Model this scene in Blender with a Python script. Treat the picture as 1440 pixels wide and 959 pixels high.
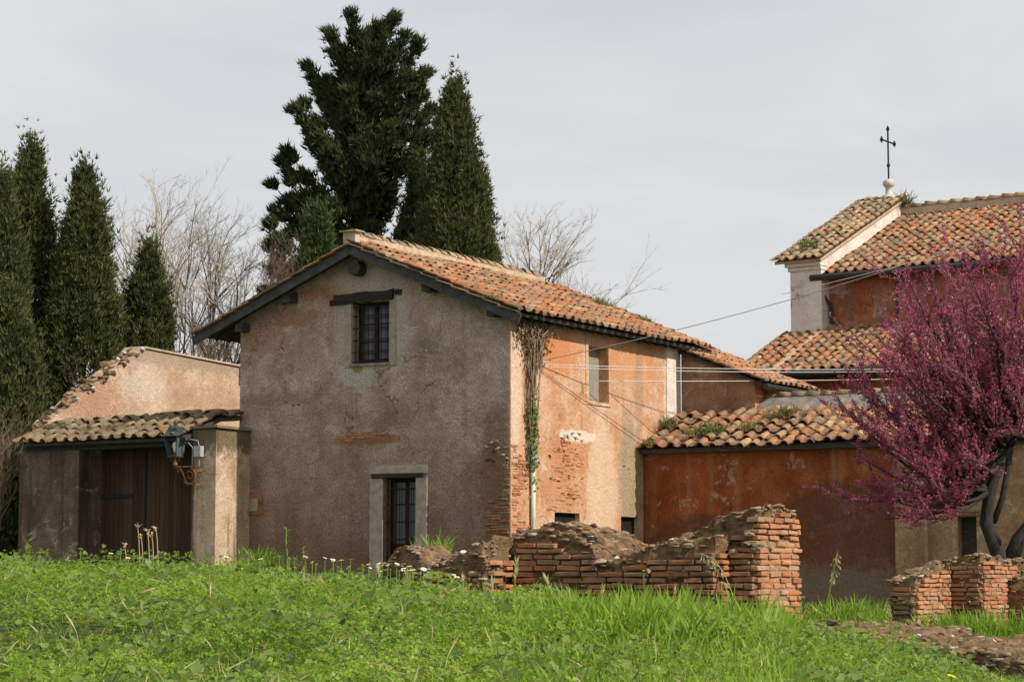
import bpy, bmesh, math, random
import numpy as np
from mathutils import Vector, Matrix, noise as mnoise
from mathutils.geometry import tessellate_polygon
for o in list(bpy.data.objects): bpy.data.objects.remove(o)
scene = bpy.context.scene
COL = scene.collection
random.seed(7); RNG = np.random.default_rng(7)
rad = math.radians
# ------------------------------------------------------------ camera (eye is z = 0)
FPX, CX, CY, HOR = 3229.0, 720.0, 479.5, 820.0
PITCH = math.atan((HOR-CY)/FPX)
cam = bpy.data.objects.new('camera', bpy.data.cameras.new('camera')); COL.objects.link(cam)
cam.data.sensor_width = 36; cam.data.sensor_fit = 'HORIZONTAL'; cam.data.lens = FPX/1440*36
cam.data.clip_start = .1; cam.data.clip_end = 3000
cam.rotation_euler = (math.pi/2+PITCH, 0, 0); scene.camera = cam
# ------------------------------------------------------------ sky and sun
SUN_AZ, SUN_EL = math.atan2(.8508, -.5255), rad(40)       # azimuth from +Y towards +X
w = bpy.data.worlds.new('World'); scene.world = w; w.use_nodes = True
nt = w.node_tree; nt.nodes.clear()
sky = nt.nodes.new('ShaderNodeTexSky'); sky.sky_type = 'NISHITA'; sky.sun_disc = False
sky.sun_elevation = SUN_EL; sky.sun_rotation = SUN_AZ; sky.dust_density = 2.0
tc = nt.nodes.new('ShaderNodeTexCoord'); mp = nt.nodes.new('ShaderNodeMapping')
mp.inputs['Scale'].default_value = (1.2, 1.2, 5.0)
nz = nt.nodes.new('ShaderNodeTexNoise'); nz.inputs['Scale'].default_value = 2.2; nz.inputs['Detail'].default_value = 7
nz.inputs['Roughness'].default_value = .55; nz.inputs['Distortion'].default_value = .4
cr = nt.nodes.new('ShaderNodeValToRGB')
cr.color_ramp.elements[0].position = .3; cr.color_ramp.elements[0].color = (6.4, 6.65, 7.0, 1)
cr.color_ramp.elements[1].position = .7; cr.color_ramp.elements[1].color = (8.2, 8.2, 8.1, 1)
mx = nt.nodes.new('ShaderNodeMix'); mx.data_type = 'RGBA'; mx.inputs['Factor'].default_value = .93
bg = nt.nodes.new('ShaderNodeBackground'); bg.inputs['Strength'].default_value = .1
out = nt.nodes.new('ShaderNodeOutputWorld'); L = nt.links.new
L(tc.outputs['Generated'], mp.inputs['Vector']); L(mp.outputs['Vector'], nz.inputs['Vector']); L(nz.outputs['Fac'], cr.inputs['Fac'])
L(sky.outputs['Color'], mx.inputs['A']); L(cr.outputs['Color'], mx.inputs['B']); L(mx.outputs['Result'], bg.inputs['Color'])
L(bg.outputs['Background'], out.inputs['Surface'])
sl = bpy.data.lights.new('sun', 'SUN'); sl.energy = 4.6; sl.angle = rad(.6); sl.color = (1, .93, .82)
sun = bpy.data.objects.new('sun', sl); COL.objects.link(sun)
sd = Vector((math.sin(SUN_AZ)*math.cos(SUN_EL), math.cos(SUN_AZ)*math.cos(SUN_EL), math.sin(SUN_EL)))
sun.rotation_euler = sd.to_track_quat('Z', 'Y').to_euler()
scene.view_settings.view_transform = 'Standard'; scene.view_settings.look = 'None'
scene.view_settings.exposure = 0; scene.view_settings.gamma = 1
# ------------------------------------------------------------ helpers
def ray(x, y):
    cp, sp = math.cos(PITCH), math.sin(PITCH); u = (x-CX)/FPX; v = -(y-CY)/FPX
    return Vector((u, cp-v*sp, sp+v*cp))
def at(x, y, Y):
    d = ray(x, y); return d*(Y/d.y)
def tag(o, label=None, cat=None, group=None, kind=None):
    if label: o['label'] = label
    if cat: o['category'] = cat
    if group: o['group'] = group
    if kind: o['kind'] = kind
    return o
def empty(name, loc, yaw=0, label=None, cat=None, group=None):
    o = bpy.data.objects.new(name, None); COL.objects.link(o); o.location = loc; o.rotation_euler = (0, 0, rad(-yaw))
    o.empty_display_size = .2
    return tag(o, label, cat, group)
def link(name, me, parent=None, mat=None, M=None):
    o = bpy.data.objects.new(name, me); COL.objects.link(o)
    if mat and not me.materials: me.materials.append(mat)
    if parent: o.parent = parent
    if M is not None: o.matrix_local = M
    return o
def mesh(name, v, f, mat=None, smooth=False):
    me = bpy.data.meshes.new(name); me.from_pydata([tuple(p) for p in v], [], f); me.update()
    if mat: me.materials.append(mat)
    if smooth: me.polygons.foreach_set('use_smooth', [True]*len(me.polygons))
    return me
def npmesh(name, V, F, mat=None, smooth=False):
    """V (n,3), F (m,k) all faces of k corners"""
    me = bpy.data.meshes.new(name); V = np.asarray(V, np.float32); F = np.asarray(F, np.int32); k = F.shape[1]
    me.vertices.add(len(V)); me.vertices.foreach_set('co', V.ravel())
    me.loops.add(F.size); me.loops.foreach_set('vertex_index', F.ravel())
    me.polygons.add(len(F)); me.polygons.foreach_set('loop_start', np.arange(0, F.size, k, dtype=np.int32))
    me.polygons.foreach_set('loop_total', np.full(len(F), k, np.int32)); me.update(calc_edges=True); me.validate()
    if mat: me.materials.append(mat)
    if smooth: me.polygons.foreach_set('use_smooth', np.ones(len(F), bool))
    return me
class MB:
    def __init__(s): s.v = []; s.f = []
    def add(s, v, f):
        n = len(s.v); s.v += [tuple(p) for p in v]; s.f += [tuple(i+n for i in q) for q in f]; return s
    def box(s, a0, a1, b0, b1, z0, z1, jit=0):
        v = [(x, y, z) for z in (z0, z1) for y in (b0, b1) for x in (a0, a1)]
        if jit: v = [tuple(c+random.uniform(-jit, jit) for c in p) for p in v]
        return s.add(v, [(0,2,3,1),(4,5,7,6),(0,1,5,4),(2,6,7,3),(0,4,6,2),(1,3,7,5)])
    def beam(s, p, q, wx, wz, up=(0,0,1), jit=0):
        p, q = Vector(p), Vector(q); d = (q-p).normalized(); u = Vector(up); x = d.cross(u).normalized(); u = x.cross(d).normalized()
        v = [c + x*sx*wx/2 + u*sz*wz/2 for c in (p, q) for sz in (-1, 1) for sx in (-1, 1)]
        if jit: v = [c+Vector([random.uniform(-jit, jit) for _ in range(3)]) for c in v]
        return s.add(v, [(0,1,3,2),(4,6,7,5),(0,4,5,1),(2,3,7,6),(0,2,6,4),(1,5,7,3)])
    def tube(s, pts, r, n=6, cap=True):
        pts = [Vector(p) for p in pts]; rs = r if isinstance(r, (list, tuple)) else [r]*len(pts)
        rings = []; ref = Vector((.31, .17, .93))
        for i, p in enumerate(pts):
            d = (pts[min(i+1, len(pts)-1)]-pts[max(i-1, 0)]).normalized()
            x = d.cross(ref)
            if x.length < .05: x = d.cross(Vector((1, 0, 0)))
            x.normalize(); y = d.cross(x)
            rings.append([p + (x*math.cos(2*math.pi*k/n)+y*math.sin(2*math.pi*k/n))*rs[i] for k in range(n)])
        f = [(i*n+k, i*n+(k+1) % n, (i+1)*n+(k+1) % n, (i+1)*n+k) for i in range(len(pts)-1) for k in range(n)]
        if cap: f += [tuple(range(n-1, -1, -1)), tuple(range((len(pts)-1)*n, len(pts)*n))]
        return s.add([p for q in rings for p in q], f)
    def lathe(s, c, prof, n=12):
        c = Vector(c); v = [c+Vector((r*math.cos(2*math.pi*k/n), r*math.sin(2*math.pi*k/n), z)) for r, z in prof for k in range(n)]
        f = [(i*n+k, i*n+(k+1) % n, (i+1)*n+(k+1) % n, (i+1)*n+k) for i in range(len(prof)-1) for k in range(n)]
        return s.add(v, f)
    def build(s, name, mat, parent=None, smooth=False, M=None):
        me = mesh(name, s.v, s.f, mat, smooth); return link(name, me, parent, None, M)
def slab(name, outer, holes, thick, fn, mat, parent, edge=.35, rough=0):
    """flat wall with holes; fn(u, v, d) -> point, d = depth behind the outer face"""
    loops = [[Vector((u, v, 0)) for u, v in lp] for lp in [outer]+holes]
    flat = [p for lp in loops for p in lp]; tri = tessellate_polygon(loops); n = len(flat)
    v = [fn(p.x, p.y, 0) for p in flat]+[fn(p.x, p.y, thick) for p in flat]
    f = [tuple(t) for t in tri]+[tuple(i+n for i in reversed(t)) for t in tri]; k = 0
    for lp in loops:
        m = len(lp); f += [(k+i, k+(i+1) % m, n+k+(i+1) % m, n+k+i) for i in range(m)]; k += m
    me = mesh(name, v, f, mat)
    bm = bmesh.new(); bm.from_mesh(me); bmesh.ops.recalc_face_normals(bm, faces=bm.faces); bm.to_mesh(me); bm.free()
    return link(name, me, parent)
def rect(u0, u1, v0, v1): return [(u0, v0), (u1, v0), (u1, v1), (u0, v1)]
def rotmats(zdir, spin):
    """(n,3,3) matrices whose z column is zdir, spun about it"""
    z = zdir/np.linalg.norm(zdir, axis=1, keepdims=True)
    ref = np.where(np.abs(z[:, 2:3]) < .9, np.array([[0, 0, 1.]]), np.array([[1., 0, 0]]))
    x = np.cross(ref, z); x /= np.linalg.norm(x, axis=1, keepdims=True); y = np.cross(z, x)
    c, s_ = np.cos(spin)[:, None], np.sin(spin)[:, None]
    return np.stack([x*c+y*s_, y*c-x*s_, z], axis=2)
def scatter(name, tv, tf, pos, R, sc, mat, smooth=False):
    tv = np.asarray(tv, float); tf = np.asarray(tf); n = len(pos); sc = np.asarray(sc)
    if sc.ndim == 1: sc = np.repeat(sc[:, None], 3, 1)
    V = np.einsum('nij,nkj->nki', R, tv[None]*sc[:, None, :])+pos[:, None, :]
    F = tf[None]+(np.arange(n)*len(tv))[:, None, None]
    return npmesh(name, V.reshape(-1, 3), F.reshape(-1, tf.shape[1]), mat, smooth)
# ------------------------------------------------------------ node materials
class NG:
    def __init__(s, name):
        s.m = bpy.data.materials.new(name); s.m.use_nodes = True; s.t = s.m.node_tree; s.t.nodes.clear()
        s.o = s.n('ShaderNodeOutputMaterial'); s.tc = s.n('ShaderNodeTexCoord'); s.P = s.tc.outputs['Object']
    def n(s, ty): return s.t.nodes.new(ty)
    def set(s, inp, v):
        if hasattr(v, 'links'): s.t.links.new(v, inp)
        elif v is not None:
            if isinstance(v, tuple) and len(v) == 3 and inp.type == 'RGBA': v = v+(1,)
            inp.default_value = v
    def noise(s, scale, detail=6, rough=.6, vec=None, dist=0):
        n = s.n('ShaderNodeTexNoise'); s.set(n.inputs['Vector'], vec or s.P); n.inputs['Scale'].default_value = scale
        n.inputs['Detail'].default_value = detail; n.inputs['Roughness'].default_value = rough; n.inputs['Distortion'].default_value = dist
        return n.outputs['Fac']
    def vor(s, scale, feat='F1', vec=None):
        n = s.n('ShaderNodeTexVoronoi'); n.feature = feat; s.set(n.inputs['Vector'], vec or s.P); n.inputs['Scale'].default_value = scale
        return n.outputs['Distance']
    def mapv(s, scale=(1,1,1), loc=(0,0,0), vec=None):
        n = s.n('ShaderNodeMapping'); s.set(n.inputs['Vector'], vec or s.P); n.inputs['Scale'].default_value = scale; n.inputs['Location'].default_value = loc
        return n.outputs['Vector']
    def ramp(s, fac, stops):
        n = s.n('ShaderNodeValToRGB'); e = n.color_ramp.elements
        while len(e) < len(stops): e.new(.5)
        for q, (p, c) in zip(e, stops):
            q.position = p; q.color = (c, c, c, 1) if isinstance(c, (int, float)) else c+(1,)
        s.set(n.inputs['Fac'], fac); return n.outputs['Color']
    def mix(s, fac, a, b, mode='MIX'):
        n = s.n('ShaderNodeMix'); n.data_type = 'RGBA'; n.blend_type = mode
        s.set(n.inputs['Factor'], fac); s.set(n.inputs['A'], a); s.set(n.inputs['B'], b); return n.outputs['Result']
    def math(s, op, a, b=None):
        n = s.n('ShaderNodeMath'); n.operation = op; s.set(n.inputs[0], a)
        if b is not None: s.set(n.inputs[1], b)
        return n.outputs[0]
    def vmath(s, op, a, b=None):
        n = s.n('ShaderNodeVectorMath'); n.operation = op; s.set(n.inputs[0], a)
        if b is not None: s.set(n.inputs[1], b)
        return n.outputs['Value'] if op == 'LENGTH' else n.outputs['Vector']
    def mrange(s, v, a, b, c=0., d=1.):
        n = s.n('ShaderNodeMapRange'); s.set(n.inputs[0], v)
        for i, q in enumerate((a, b, c, d)): n.inputs[i+1].default_value = q
        return n.outputs[0]
    def rnd(s):
        """random per thing or loose piece"""
        a = s.n('ShaderNodeObjectInfo').outputs['Random']; b = s.n('ShaderNodeNewGeometry').outputs['Random Per Island']
        return s.math('FRACT', s.math('ADD', a, b))
    def patch(s, col, c, r, pc, amt=.9, soft=.5, wob=.35, sc=4.5):
        nn = s.n('ShaderNodeTexNoise'); s.set(nn.inputs['Vector'], s.P); nn.inputs['Scale'].default_value = sc; nn.inputs['Detail'].default_value = 8; nn.inputs['Roughness'].default_value = .8
        q = s.vmath('MULTIPLY', s.vmath('SUBTRACT', s.P, c), tuple(1/x for x in r))
        ln = s.vmath('LENGTH', q); ln = s.math('ADD', ln, s.math('MULTIPLY', s.math('SUBTRACT', nn.outputs['Fac'], .5), wob*6))
        return s.mix(s.mrange(ln, 1+soft*.3, 1-soft*.3, 0, amt), col, pc)
    def fin(s, col, rough=.9, h=None, bs=.4, bd=.02, spec=.2, trans=None, metal=0):
        p = s.n('ShaderNodeBsdfPrincipled'); s.set(p.inputs['Base Color'], col); s.set(p.inputs['Roughness'], rough)
        p.inputs['Specular IOR Level'].default_value = spec; p.inputs['Metallic'].default_value = metal
        if h is not None:
            b = s.n('ShaderNodeBump'); b.inputs['Strength'].default_value = bs; b.inputs['Distance'].default_value = bd
            s.set(b.inputs['Height'], h); s.t.links.new(b.outputs[0], p.inputs['Normal'])
        sh = p.outputs[0]
        if trans:
            t = s.n('ShaderNodeBsdfTranslucent'); s.set(t.inputs['Color'], trans[1] if trans[1] is not None else col)
            m = s.n('ShaderNodeMixShader'); m.inputs[0].default_value = trans[0]; s.t.links.new(sh, m.inputs[1]); s.t.links.new(t.outputs[0], m.inputs[2]); sh = m.outputs[0]
        s.t.links.new(sh, s.o.inputs['Surface']); return s.m
def plaster(name, stops, streak=None, patches=(), grain=.5, sc=1.1, low=None, gs=38, bs=.6, flake=.5):
    g = NG(name); c = g.ramp(g.noise(sc, 10, .68, dist=.3), stops)
    if streak:
        st = g.noise(1.0, 8, .65, g.mapv((2.2, 2.2, .13)))
        c = g.mix(g.mrange(st, streak[2], streak[2]+.16, 0, streak[1]), c, streak[0])
    fk = g.noise(1.7, 9, .78, g.vmath('ADD', g.P, (3., 8., 5.)), .6)              # flaked coats with crisp edges
    c = g.mix(g.mrange(fk, .57, .59, 0, flake), c, g.mix(.5, c, (.8, .7, .6))); c = g.mix(g.mrange(fk, .405, .385, 0, flake), c, g.mix(.6, c, (.06, .045, .035)))
    cv = g.n('ShaderNodeTexVoronoi'); cv.feature = 'DISTANCE_TO_EDGE'; cv.inputs['Scale'].default_value = .55
    nv = g.n('ShaderNodeTexNoise'); g.set(nv.inputs['Vector'], g.P); nv.inputs['Scale'].default_value = 2.2; nv.inputs['Detail'].default_value = 6
    g.set(cv.inputs['Vector'], g.vmath('ADD', g.P, g.vmath('MULTIPLY', nv.outputs['Color'], (.9, .9, .9))))
    ck = g.math('MULTIPLY', g.mrange(cv.outputs['Distance'], .012, .003, 0, 1), g.mrange(g.noise(.9, 3, .5, g.vmath('ADD', g.P, (1., 5., 7.))), .5, .6, 0, .6))
    c = g.mix(ck, c, (.05, .04, .03))
    for p in patches: c = g.patch(c, *p)
    if low:                                            # damp, dirty foot of the wall: (colour, z from, z to, amount)
        zz = g.n('ShaderNodeSeparateXYZ'); g.set(zz.inputs[0], g.P)
        k = g.math('ADD', zz.outputs[2], g.math('MULTIPLY', g.math('SUBTRACT', g.noise(1.3, 8, .7), .5), 3.2))
        c = g.mix(g.mrange(k, low[2], low[1], 0, low[3]), c, low[0])
    fine = g.noise(gs*.8, 7, .85); pit = g.vor(gs*.45)
    c = g.mix(grain, c, g.ramp(fine, [(.33, .12), (.5, .5), (.67, .9)]), 'OVERLAY')
    c = g.mix(g.mrange(g.noise(gs*.75, 3, .8, g.vmath('ADD', g.P, (9., 4., 2.))), .62, .7, 0, .4), c, g.mix(.35, c, (.7, .62, .54)))
    c = g.mix(g.mrange(g.noise(gs*.35, 4, .8), .6, .75, 0, .35), c, (.1, .085, .07))
    h = g.math('ADD', g.math('ADD', g.math('MULTIPLY', fine, .6), g.math('MULTIPLY', pit, .35)), g.math('MULTIPLY', g.noise(2.5, 6, .6), 1.6))
    return g.fin(c, .95, h, bs, .05, .1)
def tile_mat(name, stops, lich=.45):
    g = NG(name); wp = g.n('ShaderNodeNewGeometry').outputs['Position']
    c = g.ramp(g.math('ADD', g.math('MULTIPLY', g.rnd(), .5), g.math('MULTIPLY', g.mrange(g.noise(.8, 3, .6, wp), .3, .7), .5)), stops)
    c = g.mix(g.mrange(g.noise(9, 6, .7, wp), .45, .66, 0, lich), c, (.3, .25, .175))
    c = g.mix(g.mrange(g.noise(5, 8, .75, g.vmath('ADD', wp, (7., 3., 1.))), .46, .64, 0, .8), c, (.075, .062, .045))
    c = g.mix(g.mrange(g.noise(1.3, 7, .7, wp), .47, .62, 0, .72), c, (.15, .125, .09))
    return g.fin(c, .92, g.noise(40, 4, .7, wp), .4, .01, .1)
def simple(name, stops, sc=8, rough=.9, bs=.3, bd=.01, streak=None, spec=.15, metal=0, wpos=False, perpiece=0):
    g = NG(name); P = g.n('ShaderNodeNewGeometry').outputs['Position'] if wpos else g.P
    v = g.mapv(streak, vec=P) if streak else P; nn = g.noise(sc, 8, .65, v)
    f = g.math('ADD', g.math('MULTIPLY', nn, 1-perpiece), g.math('MULTIPLY', g.rnd(), perpiece)) if perpiece else nn
    return g.fin(g.ramp(f, stops), rough, nn, bs, bd, spec, None, metal)
def leafmat(name, stops, tr=.35, trc=None, rough=.55, spec=.3, big=None):
    g = NG(name); wp = g.n('ShaderNodeNewGeometry').outputs['Position']
    f = g.n('ShaderNodeNewGeometry').outputs['Random Per Island']
    if big: f = g.math('ADD', g.math('MULTIPLY', f, .5), g.math('MULTIPLY', g.mrange(g.noise(big, 6, .7, wp), .36, .66), .5))
    c = g.ramp(f, stops)
    return g.fin(c, rough, None, 0, 0, spec, (tr, trc) if tr else None)
# ------------------------------------------------------------ materials
M = {}
M['gable'] = plaster('gable_plaster', [(.25, (.26,.165,.12)), (.43, (.39,.275,.215)), (.58, (.52,.39,.315)), (.8, (.6,.48,.4))],
    patches=[((-6.9,0,5.75),(.75,1,.34),(.36,.17,.09),.5,.7,.7), ((-6.0,0,6.25),(.75,1,.2),(.36,.15,.07),.65,.7,.7), ((-5.0,0,6.8),(.8,1,.18),(.4,.16,.07),.7,.6,.7),
             ((-3.75,0,6.95),(1.0,1,.32),(.5,.42,.34),.7,.8,.3), ((-3.02,0,5.8),(.3,1,.9),(.52,.44,.38),.7,.6,.25), ((-4.55,0,5.6),(.3,1,.9),(.5,.42,.34),.6,.6,.25), ((-4.2,0,4.82),(.55,1,.26),(.5,.46,.38),.8,.4,.3),
             ((-4.15,0,4.98),(.16,1,.12),(.3,.19,.03),.8,.5,.3), ((-3.9,0,3.32),(.95,1,.16),(.34,.13,.06),.75,.5,.35), ((-3.3,0,3.75),(.7,1,.3),(.24,.17,.08),.4,.9,.9), ((-2.2,0,5.3),(.45,1,.25),(.2,.15,.12),.4,.9,.9),
             ((-6.2,0,4.35),(1.3,1,.16),(.18,.13,.11),.4,.9,.9), ((-.35,0,2.2),(.5,1,1.6),(.26,.13,.075),.7,.7,.4)],
    streak=((.2,.145,.11), .5, .57), low=((.14,.078,.05), .2, 4.6, .8), gs=28, grain=.85, bs=1.)
M['side'] = plaster('side_plaster', [(.25, (.4,.17,.08)), (.42, (.53,.28,.155)), (.58, (.6,.38,.25)), (.8, (.68,.5,.37))],
    patches=[((0,1.9,5.3),(1,1.3,.5),(.58,.22,.08),.8,.8,.6), ((0,5.6,5.4),(1,1.2,.5),(.6,.27,.12),.6,.8,.6), ((0,7.9,4.8),(1,.45,1.4),(.68,.56,.42),.8,.5,.2), ((0,.25,4.5),(1,.25,1.6),(.68,.5,.38),.8,.6,.2),
             ((0,2.5,2.9),(1,1.3,.5),(.5,.21,.1),.6,.6,.7), ((0,2.2,2.1),(1,1.1,.6),(.48,.22,.11),.65,.6,.7), ((0,4.2,2.2),(1,.75,1.6),(.66,.48,.32),.7,.4,.25), ((0,5.6,2.6),(1,.5,1.5),(.3,.25,.16),.75,.6,.35),
             ((0,6.1,4.6),(1,.25,1.2),(.34,.2,.12),.6,.8,.4), ((0,3.0,3.42),(1,.9,.14),(.72,.62,.5),.8,.5,.35)],
    streak=((.36,.22,.13), .5, .56), gs=26, grain=.6)
M['white_pl'] = plaster('pale_plaster', [(.3, (.6,.5,.43)), (.5, (.74,.65,.57)), (.7, (.8,.74,.66))], streak=((.35,.28,.23), .4, .6), gs=20, grain=.4)
M['peach'] = plaster('peach_plaster', [(.25, (.3,.18,.12)), (.42, (.46,.3,.2)), (.6, (.58,.41,.28)), (.8, (.64,.5,.38))],
    streak=((.22,.13,.08), .55, .56), patches=[((-13.6,5,6.1),(2,6,.3),(.36,.27,.2),.85,.7,.5), ((-13.6,1.6,4.7),(2,1.1,.9),(.4,.22,.14),.75,.9,.6), ((-13.6,3.6,5.3),(2,.9,.5),(.6,.5,.4),.6,.9,.7), ((-13.6,6.5,5.0),(2,1.6,.35),(.42,.25,.15),.5,.9,.8)], gs=24, grain=.5)
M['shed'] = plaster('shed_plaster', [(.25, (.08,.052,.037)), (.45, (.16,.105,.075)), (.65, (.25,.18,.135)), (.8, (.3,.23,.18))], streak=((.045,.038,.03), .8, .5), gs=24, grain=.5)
M['pil'] = plaster('pier_plaster', [(.25, (.3,.19,.12)), (.5, (.52,.37,.25)), (.75, (.62,.48,.35))], streak=((.06,.05,.035), .95, .48),
    patches=[((-7.6,-.7,3.6),(3,3,.55),(.11,.085,.045),.85,.8,.5)], gs=24, grain=.5)
M['redwall'] = plaster('red_plaster', [(.25, (.14,.042,.017)), (.45, (.25,.072,.027)), (.6, (.33,.105,.042)), (.8, (.4,.17,.085))], streak=((.34,.21,.12), .7, .53),
    patches=[((1.5,6.3,.7),(1.5,2,.95),(.13,.058,.036),.8,.25,.15), ((5.2,6.3,.9),(2.0,2,1.4),(.13,.062,.04),.8,.25,.15), ((3.2,6.3,-.1),(5,2,.5),(.2,.15,.11),.8,.5,.4)], low=((.2,.165,.13), -.9, .6, .85), gs=20, grain=.45)
M['annex'] = plaster('annex_plaster', [(.25, (.2,.1,.06)), (.5, (.32,.19,.12)), (.75, (.42,.28,.19))], streak=((.12,.08,.06), .5, .55), gs=24, grain=.5)
M['orange'] = plaster('orange_plaster', [(.25, (.4,.13,.05)), (.5, (.55,.21,.09)), (.75, (.62,.33,.2))], gs=24, grain=.4)
M['church'] = plaster('church_red_plaster', [(.25, (.14,.055,.03)), (.42, (.3,.1,.045)), (.6, (.4,.16,.08)), (.8, (.42,.3,.24))], streak=((.16,.13,.12), .85, .5), gs=12, grain=.4)
M['ochrewall'] = plaster('ochre_plaster', [(.25, (.22,.12,.06)), (.5, (.36,.22,.12)), (.75, (.44,.31,.2))], streak=((.12,.09,.07), .6, .54), gs=20, grain=.5)
TS = [(0, (.58,.15,.05)), (.22, (.52,.17,.065)), (.36, (.44,.21,.1)), (.48, (.5,.33,.18)), (.58, (.42,.23,.12)), (.7, (.5,.165,.065)), (.84, (.3,.21,.135)), (1, (.22,.175,.125))]
M['tile'] = tile_mat('terracotta_tile', TS)
M['tile_old'] = tile_mat('old_terracotta_tile', [(0, (.5,.17,.07)), (.25, (.46,.26,.14)), (.45, (.5,.37,.21)), (.65, (.38,.28,.17)), (.85, (.24,.19,.13)), (1, (.3,.22,.14))], .5)
M['tile_moss'] = tile_mat('mossy_tile', [(0, (.3,.16,.09)), (.3, (.3,.22,.13)), (.6, (.22,.18,.1)), (1, (.15,.12,.08))], .3)
M['pan'] = simple('pan_tile', [(.3, (.1,.06,.035)), (.6, (.26,.15,.085)), (.8, (.3,.22,.14))], 6, wpos=True)
M['mortar'] = simple('ridge_mortar', [(.3, (.34,.24,.16)), (.55, (.52,.4,.28)), (.8, (.6,.5,.38))], 5, bs=.5, wpos=True)
M['greymortar'] = simple('grey_mortar', [(.3, (.12,.1,.085)), (.55, (.24,.21,.18)), (.8, (.36,.32,.27))], 4, bs=.6, wpos=True)
M['wood'] = simple('weathered_wood', [(.3, (.03,.027,.026)), (.55, (.075,.068,.064)), (.8, (.15,.135,.12))], 5, streak=(1,1,9), bs=.6, bd=.02)
M['woodb'] = simple('barge_wood', [(.3, (.04,.037,.036)), (.55, (.085,.08,.077)), (.8, (.15,.14,.13))], 4, bs=.5)
M['lintel'] = simple('lintel_wood', [(.3, (.016,.014,.013)), (.55, (.045,.04,.036)), (.8, (.12,.105,.09))], 3, streak=(1,6,22), bs=1, bd=.03)
M['plank'] = simple('door_plank', [(.3, (.05,.026,.017)), (.55, (.09,.05,.034)), (.8, (.13,.085,.06))], 4, streak=(9,9,.5), bs=.4, perpiece=.25)
M['frame_red'] = simple('red_brown_frame', [(.3, (.025,.009,.006)), (.7, (.05,.018,.012))], 6, rough=.6)
M['iron'] = simple('dark_iron', [(.3, (.012,.012,.012)), (.7, (.03,.027,.025))], 12, rough=.7)
M['rust'] = simple('rusty_iron', [(.3, (.14,.055,.02)), (.6, (.28,.13,.05)), (.8, (.4,.24,.12))], 15, rough=.9)
M['verd'] = simple('green_grey_paint', [(.3, (.028,.036,.033)), (.7, (.06,.072,.066))], 10, rough=.5, spec=.4)
g = NG('old_glass'); M['glass'] = g.fin((.05,.055,.055), .12, g.noise(3, 2), .05, .01, .5)
g = NG('lantern_glass'); M['lglass'] = g.fin((.11,.13,.12), .2, None, spec=.5)
g = NG('bulb_glass'); M['bulb'] = g.fin((.85,.85,.82), .25, None, spec=.5)
M['curtain'] = simple('pale_curtain', [(.3, (.2,.2,.19)), (.7, (.3,.3,.28))], 4)
M['shutter'] = simple('grey_shutter', [(.3, (.22,.2,.16)), (.6, (.3,.27,.22)), (.8, (.33,.3,.25))], 3, rough=.7)
M['stone'] = simple('jamb_stone', [(.3, (.25,.19,.15)), (.5, (.37,.3,.245)), (.75, (.46,.38,.32))], 7, bs=.5, wpos=True)
M['palest'] = simple('pale_stone', [(.3, (.42,.39,.33)), (.6, (.6,.57,.5)), (.8, (.68,.65,.6))], 7, bs=.5, wpos=True)
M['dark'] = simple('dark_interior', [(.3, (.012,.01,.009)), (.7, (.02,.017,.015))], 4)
M['pvc'] = simple('pale_green_pipe', [(.3, (.4,.45,.36)), (.6, (.6,.63,.52)), (.8, (.66,.68,.6))], 6, rough=.5, spec=.35)
M['greybox'] = simple('grey_plastic', [(.3, (.3,.31,.32)), (.7, (.45,.46,.47))], 8, rough=.5, spec=.3)
M['cable'] = simple('pale_cable', [(.3, (.55,.54,.5)), (.7, (.68,.66,.62))], 4, rough=.5)
M['cabled'] = simple('dark_cable', [(.3, (.1,.1,.1)), (.7, (.17,.16,.16))], 4, rough=.6)
M['copper'] = simple('dark_gutter_metal', [(.3, (.02,.018,.016)), (.7, (.05,.044,.038))], 8, rough=.5, spec=.4)
def brickmat(name, stops, dirt=.5, dc=(.07,.05,.035)):
    g = NG(name); wp = g.n('ShaderNodeNewGeometry').outputs['Position']; c = g.ramp(g.rnd(), stops)
    c = g.mix(g.mrange(g.noise(14, 6, .7, wp), .4, .65, 0, .5), c, (.46,.3,.2))
    c = g.mix(g.mrange(g.noise(3.5, 8, .75, wp), .48, .68, 0, dirt), c, dc)
    return g.fin(c, .95, g.noise(55, 5, .75, wp), .6, .012, .1)
BS = [(0, (.5,.16,.06)), (.3, (.46,.19,.085)), (.55, (.55,.26,.13)), (.75, (.42,.13,.055)), (1, (.5,.33,.2))]
M['brick'] = brickmat('roman_brick', BS, .62)
M['brickd'] = brickmat('shaded_dirty_brick', [(0, (.36,.12,.055)), (.4, (.3,.13,.07)), (.7, (.22,.13,.08)), (1, (.36,.2,.11))], .8, (.05,.042,.03))  # darker copy for faces turned from the sun; shade and dirt in the colour
M['core'] = simple('rubble_core', [(.28, (.05,.034,.02)), (.45, (.15,.095,.05)), (.6, (.26,.17,.09)), (.8, (.36,.26,.16))], 9, bs=1, bd=.06, wpos=True)
M['rubst'] = simple('rubble_stone', [(.2, (.08,.065,.05)), (.45, (.22,.17,.12)), (.7, (.3,.22,.15)), (.95, (.42,.35,.27))], 9, bs=.8, bd=.03, wpos=True, perpiece=.6)
M['rmort'] = simple('old_lime_mortar', [(.3, (.16,.1,.06)), (.55, (.34,.22,.13)), (.8, (.46,.34,.22))], 14, bs=.8, bd=.02, wpos=True)
M['soil'] = simple('soil_and_grass', [(.3, (.03,.045,.012)), (.5, (.06,.085,.022)), (.7, (.1,.1,.04))], 3, bs=.8, bd=.05, wpos=True)
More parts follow.
